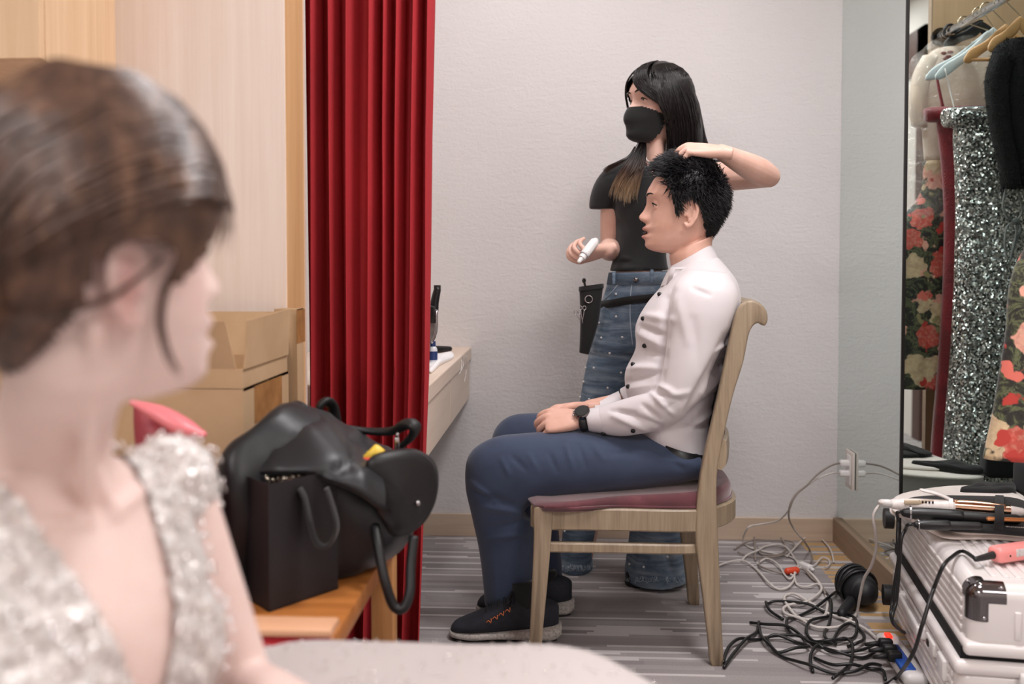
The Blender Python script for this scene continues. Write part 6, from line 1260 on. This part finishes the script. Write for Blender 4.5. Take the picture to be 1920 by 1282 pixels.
# ------------------------------------------------------------------ seated bride, close to the camera
aH = math.radians(50); aT = math.radians(-20)
fh = np.array([math.cos(aH), math.sin(aH), -.02]); lh = np.array([-math.sin(aH), math.cos(aH), 0])
ft = np.array([math.cos(aT), math.sin(aT), 0]); lt = np.array([-math.sin(aT), math.cos(aT), 0]); up_ = np.array([0, 0, 1.])
trg = at(240, 535, .72); HB = Head(trg+lh*.072*.95, fh, (0.04, 0, 1), .95)
N0 = at(196, 962, .795)
bri = thing('person', 'bride with brown updo in beaded white gown watching the seated man', 'person', (N0[0], N0[1], 0))
def TS(z, fo, hw, hd, lo=0.0): c = np.array([N0[0], N0[1], 0])+ft*(fo)+lt*lo; c[2] = z; return (c, lt*hw, ft*hd)
zN = N0[2]
tor = loft([TS(.40, -.10, .15, .11), TS(.48, -.09, .135, .10), TS(.57, -.075, .122, .088), TS(zN-.155, -.060, .135, .102), TS(zN-.09, -.055, .140, .096), TS(zN-.04, -.060, .142, .078), TS(zN-.005, -.066, .134, .062), TS(zN+.018, -.070, .105, .052), TS(zN+.035, -.070, .06, .046)], 34, 5, 2.2)
bust = [ell(N0-ft*.010+lt*s_*.068+up_*-.135, (.056, .056, .066), 20, 14) for s_ in (1, -1)]
nb = HB.w((-.012, 0, -.06)); nk = tube([N0-ft*.068+up_*-.01, N0-ft*.060+up_*.05, nb*.5+(N0-ft*.055+up_*.07)*.5, nb, HB.w((-.012, 0, -.01))], [.060, .050, .046, .050, .05], 24, 4)
scm = cap_(HB.w((-.022, -.062, -.030)), N0+up_*.004-lt*.012-ft*.008, .009, .006); scm2 = cap_(HB.w((-.022, .062, -.030)), N0+up_*.004+lt*.012-ft*.008, .009, .006)
clv = [tube([N0+up_*-.004+lt*s_*.014, N0+lt*s_*.06-ft*.012+up_*.006, N0+lt*s_*.10-ft*.035+up_*.012, N0+lt*s_*.15-ft*.065+up_*.018], [.0068, .006, .0055, .0055], 10, 4, round_ends=True) for s_ in (1, -1)]; clv = [(q_[0]-ft*.005-up_*.002, q_[1]) for q_ in clv]
arms = []
shL = N0+lt*.142-ft*.065+up_*-.014; elL = at(455, 1240, .97)+up_*-.03; wrL = N0+ft*.16+lt*.09; wrL[2] = .60
shR = N0-lt*.142-ft*.065+up_*-.012; elR = shR-lt*.035-ft*.03+up_*-.25; wrR = N0+ft*.17-lt*.05; wrR[2] = .60
for a, b, c in ((shL, elL, wrL), (shR, elR, wrR)): arms += [ell(a, (.045, .045, .045), 18, 12), tube([a, a*.5+b*.5, b], [.044, .038, .032], 18, 4, round_ends=True), tube([b, b*.65+c*.35, c], [.033, .032, .021], 18, 4, round_ends=True)]
hb = hand_shapes(wrL, ft-lt*.35, up_, -1, [(10, 20, 15)]*4, 4, None, .93)+hand_shapes(wrR, ft+lt*.35, up_, 1, [(10, 20, 15)]*4, 4, None, .93)
bdy = join(remesh(HB.shapes(nose=True)+[nk, scm, scm2, tor]+clv+bust+arms, .0036, 4), remesh(hb, .003, 2))
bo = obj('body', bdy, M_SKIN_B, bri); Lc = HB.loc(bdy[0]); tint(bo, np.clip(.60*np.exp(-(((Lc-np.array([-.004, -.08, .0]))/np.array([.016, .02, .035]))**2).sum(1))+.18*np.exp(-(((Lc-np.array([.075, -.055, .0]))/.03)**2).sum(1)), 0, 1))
HB.face(bri)
# hair
t = NT('brown_hair'); vec = t.coord((90, 90, 30)); n1 = t.noise(vec, 1, 4, .6, .5); t.set(t.ramp(n1, [(.3, (52, 36, 30)), (.55, (92, 66, 52)), (.75, (134, 100, 78))]), .38); t.bump(n1, .4, .004); M_HAIR_B = t.m
hf = head_field(80, 100, False); L = hf[0]; N = vnormals(hf)
bpol = [(.10, .19), (.098, .090), (.090, .062), (.070, .052), (.050, .022), (.034, .004), (.022, .002), (.018, .030), (-.004, .040), (-.024, .026), (-.032, -.012), (-.048, -.055), (-.07, -.10), (-.15, -.10), (-.15, .2)]
keep = inpoly(L[:, [0, 2]], bpol); thk = np.interp(L[:, 2], [-.1, -.02, .05, .11, .14], [.006, .016, .026, .032, .034])*np.interp(L[:, 0], [-.1, .03, .07, .1], [1.15, 1.0, .6, .25])
capb = subset((L+N*thk[:, None], hf[1]), keep)
bun = [ell((-.135, 0, -.030), (.050, .058, .046), 22, 14), ell((-.105, 0, -.005), (.05, .062, .05), 20, 14)]
rg = np.random.default_rng(21); n_ = 1500; lines = []
for k in range(n_):
    a0 = rg.uniform(-1.15, 1.15); z0 = .04+.085*math.cos(a0)*rg.uniform(.85, 1.05); y0 = .088*math.sin(a0); s_ = np.linspace(0, 1, 9); w_ = rg.uniform(.97, 1.05)
    top_ = .128*math.cos(a0*.92); x = .088*(1-s_)+(-.128)*s_; z = (z0)*(1-s_)**1.3+(-.03)*s_**1.5+(.20*math.cos(a0)**.5 if math.cos(a0) > 0 else 0)*s_*(1-s_)*1.0; y = y0*(1-.15*s_-.55*s_**3)*(1+.28*np.sin(np.pi*np.clip(s_*1.1, 0, 1)))
    p = np.stack([x, y, z], 1)*w_; p[:, 2] += rg.normal(0, .002); lines.append(p)
# push the locks out onto the cap
LN = np.array(lines); ctr = np.array([-.012, 0, .03]); capV = capb[0]; cd = capV-ctr; cdn = cd/np.linalg.norm(cd, axis=1)[:, None]; crr = np.linalg.norm(cd, axis=1)
Pf = LN.reshape(-1, 3)-ctr; pr = np.linalg.norm(Pf, axis=1); pd_ = Pf/pr[:, None]
best = np.empty(len(pd_)); 
for i in range(0, len(pd_), 1500):
    dots = pd_[i:i+1500]@cdn.T; j = dots.argmax(1); best[i:i+1500] = np.where(dots.max(1) > .985, crr[j]+.002, pr[i:i+1500])
Pf = ctr+pd_*(best+rg.uniform(-.001, .004, len(best)))[:, None]; LN = Pf.reshape(LN.shape)
side = []   # loose sideburn lock and a few flyaways
for k in range(13): j = rg.normal(0, .0012, 3); side.append([np.array(p)+j*(.4+i*.3) for i, p in enumerate([(.045, -.074, .045), (.036, -.080, .022), (.026, -.081, -.002), (.024, -.080, -.030), (.034, -.076, -.056), (.046, -.070, -.070)])])
for k in range(13): j = rg.normal(0, .0012, 3); side.append([np.array(p)+j*(.4+i*.3) for i, p in enumerate([(.022, -.083, .024), (.002, -.088, .010), (-.018, -.090, -.004), (-.040, -.082, -.014), (-.062, -.068, -.022), (-.09, -.05, -.028)])])
for k in range(14): j = rg.normal(0, .003, 3); side.append([np.array(p)+j*(.4+i*.4) for i, p in enumerate([(.080, -.02, .110), (.100, -.018, .100), (.113, -.016, .080), (.115, -.015, .060), (.110, -.016, .045), (.106, -.018, .036)])])
obj('hair', join(HB.sh(capb), *[HB.sh(b) for b in bun], HB.sh(strands(LN, rg.uniform(.0016, .0030, n_))), HB.sh(strands(np.array([cat(s_, 2) for s_ in side]), .0011))), M_HAIR_B, bri)
# ---- gown: bodice follows the torso, open V at the front
M_LACE_B = sequin('beaded_lace', [(0, (206, 198, 194)), (.5, (230, 224, 220)), (.85, (242, 238, 236)), (1, (254, 253, 252))], 230, .9, .15, .3)
tb2 = remesh([tor]+bust+[ell(shL, (.047,)*3, 18, 12), ell(shR, (.047,)*3, 18, 12)], .0036, 4); V = tb2[0]; N = vnormals(tb2); P = proj(V)
rel = V-N0; lx = rel@lt; fx = rel@ft; z = V[:, 2]
front = fx > -.075
vopen = np.interp(z, [zN-.165, zN-.12, zN-.05, zN+.0, zN+.04], [.0, .022, .042, .056, .062])
keep = np.where(front, np.abs(lx) > vopen, z < zN-.02) | (z < zN-.165)
keep &= (np.abs(lx) < .178)
bump_ = .0035+.0022*np.sin(V[:, 0]*190)*np.sin(V[:, 2]*170+V[:, 1]*120)+.0022*rg.random(len(V))
bs_ = subset((V+N*bump_[:, None], tb2[1]), keep); wg = obj('gown_bodice', bs_, M_LACE_B, bri, label='beaded lace bodice with deep V neckline')
Nb = vnormals(bs_); M_CRYS = mat('crystal_bead', (252, 251, 250), .06, 1.0); M_PETAL = mat('lace_petal', (232, 224, 218), .55)
ids = rg.choice(len(bs_[0]), 1200); beads = [disc(bs_[0][i]+Nb[i]*.005, Nb[i]+rg.normal(0, .45, 3), .0032, .0016, 6) for i in ids[:1100]]
obj('crystal_beads', join(*beads), M_CRYS, wg, kind='stuff')
pet = []
for i in rg.choice(len(bs_[0]), 380):
    a = bs_[0][i]+Nb[i]*.003; e1 = np.cross(Nb[i], rg.normal(0, 1, 3)); e1 /= np.linalg.norm(e1)+1e-9; e2 = np.cross(Nb[i], e1); pet.append(loft([(a, e1*.001, e2*.001), (a+(e1*.003+Nb[i]*.002), e2*.0034, Nb[i]*.0010), (a+(e1*.007+Nb[i]*.003), e2*.0010, Nb[i]*.0008)], 6, 2))
obj('lace_petals', join(*pet), M_PETAL, wg, kind='stuff')
# skirt
t = NT('glitter_tulle'); vec = t.coord(); t.set((198, 190, 189), .75, 0, Sheen_Weight=.3); t.bump(t.noise(vec, 40, 4), .15, .004); M_TULLE = t.m
ck = np.array([-.200, 1.03, -.012])
def KS(z, rx, ry, dx=0, dy=0): return (ck+np.array([dx, dy, z]), np.array([rx, 0, 0]), np.array([0, ry, 0]))
skt = loft([KS(.014, .62, .32), KS(.14, .56, .30), KS(.30, .50, .275), KS(.40, .44, .25), KS(.475, .385, .225), KS(.522, .335, .195), KS(.550, .27, .15), KS(.564, .17, .09), KS(.568, .03, .02)], 120, 6)
V = skt[0]; a = np.arctan2(V[:, 1]-ck[1], V[:, 0]-ck[0]); amp = np.interp(V[:, 2], [0, .45, .57, .6], [.07, .04, .012, 0]); r_ = 1+amp*np.sin(a*9+1.5*np.sin(a*2)+V[:, 2]*2); V[:, 0] = ck[0]+(V[:, 0]-ck[0])*r_; V[:, 1] = ck[1]+(V[:, 1]-ck[1])*r_
V[:, 2] += np.where(V[:, 2] > .3, .008*np.sin(V[:, 0]*16+.6)+.006*np.sin(V[:, 1]*23), 0)
V[:, 2] += np.where(V[:, 2] > .2, .07*np.clip(V[:, 0]-ck[0], -.4, .1)*np.clip((V[:, 2]-.2)/.25, 0, 1), 0)
gs = obj('gown_skirt', (V, skt[1]), M_TULLE, bri, label='white glitter tulle skirt')
Nk = vnormals((V, skt[1])); cand = np.where(V[:, 2] > .35)[0]; fc = [i for i in rg.choice(cand, 700)]
obj('glitter', join(*[disc(V[i]+Nk[i]*.0012, Nk[i]+rg.normal(0, .5, 3), .0018, .0008, 5) for i in fc]), M_CRYS, gs, kind='stuff')
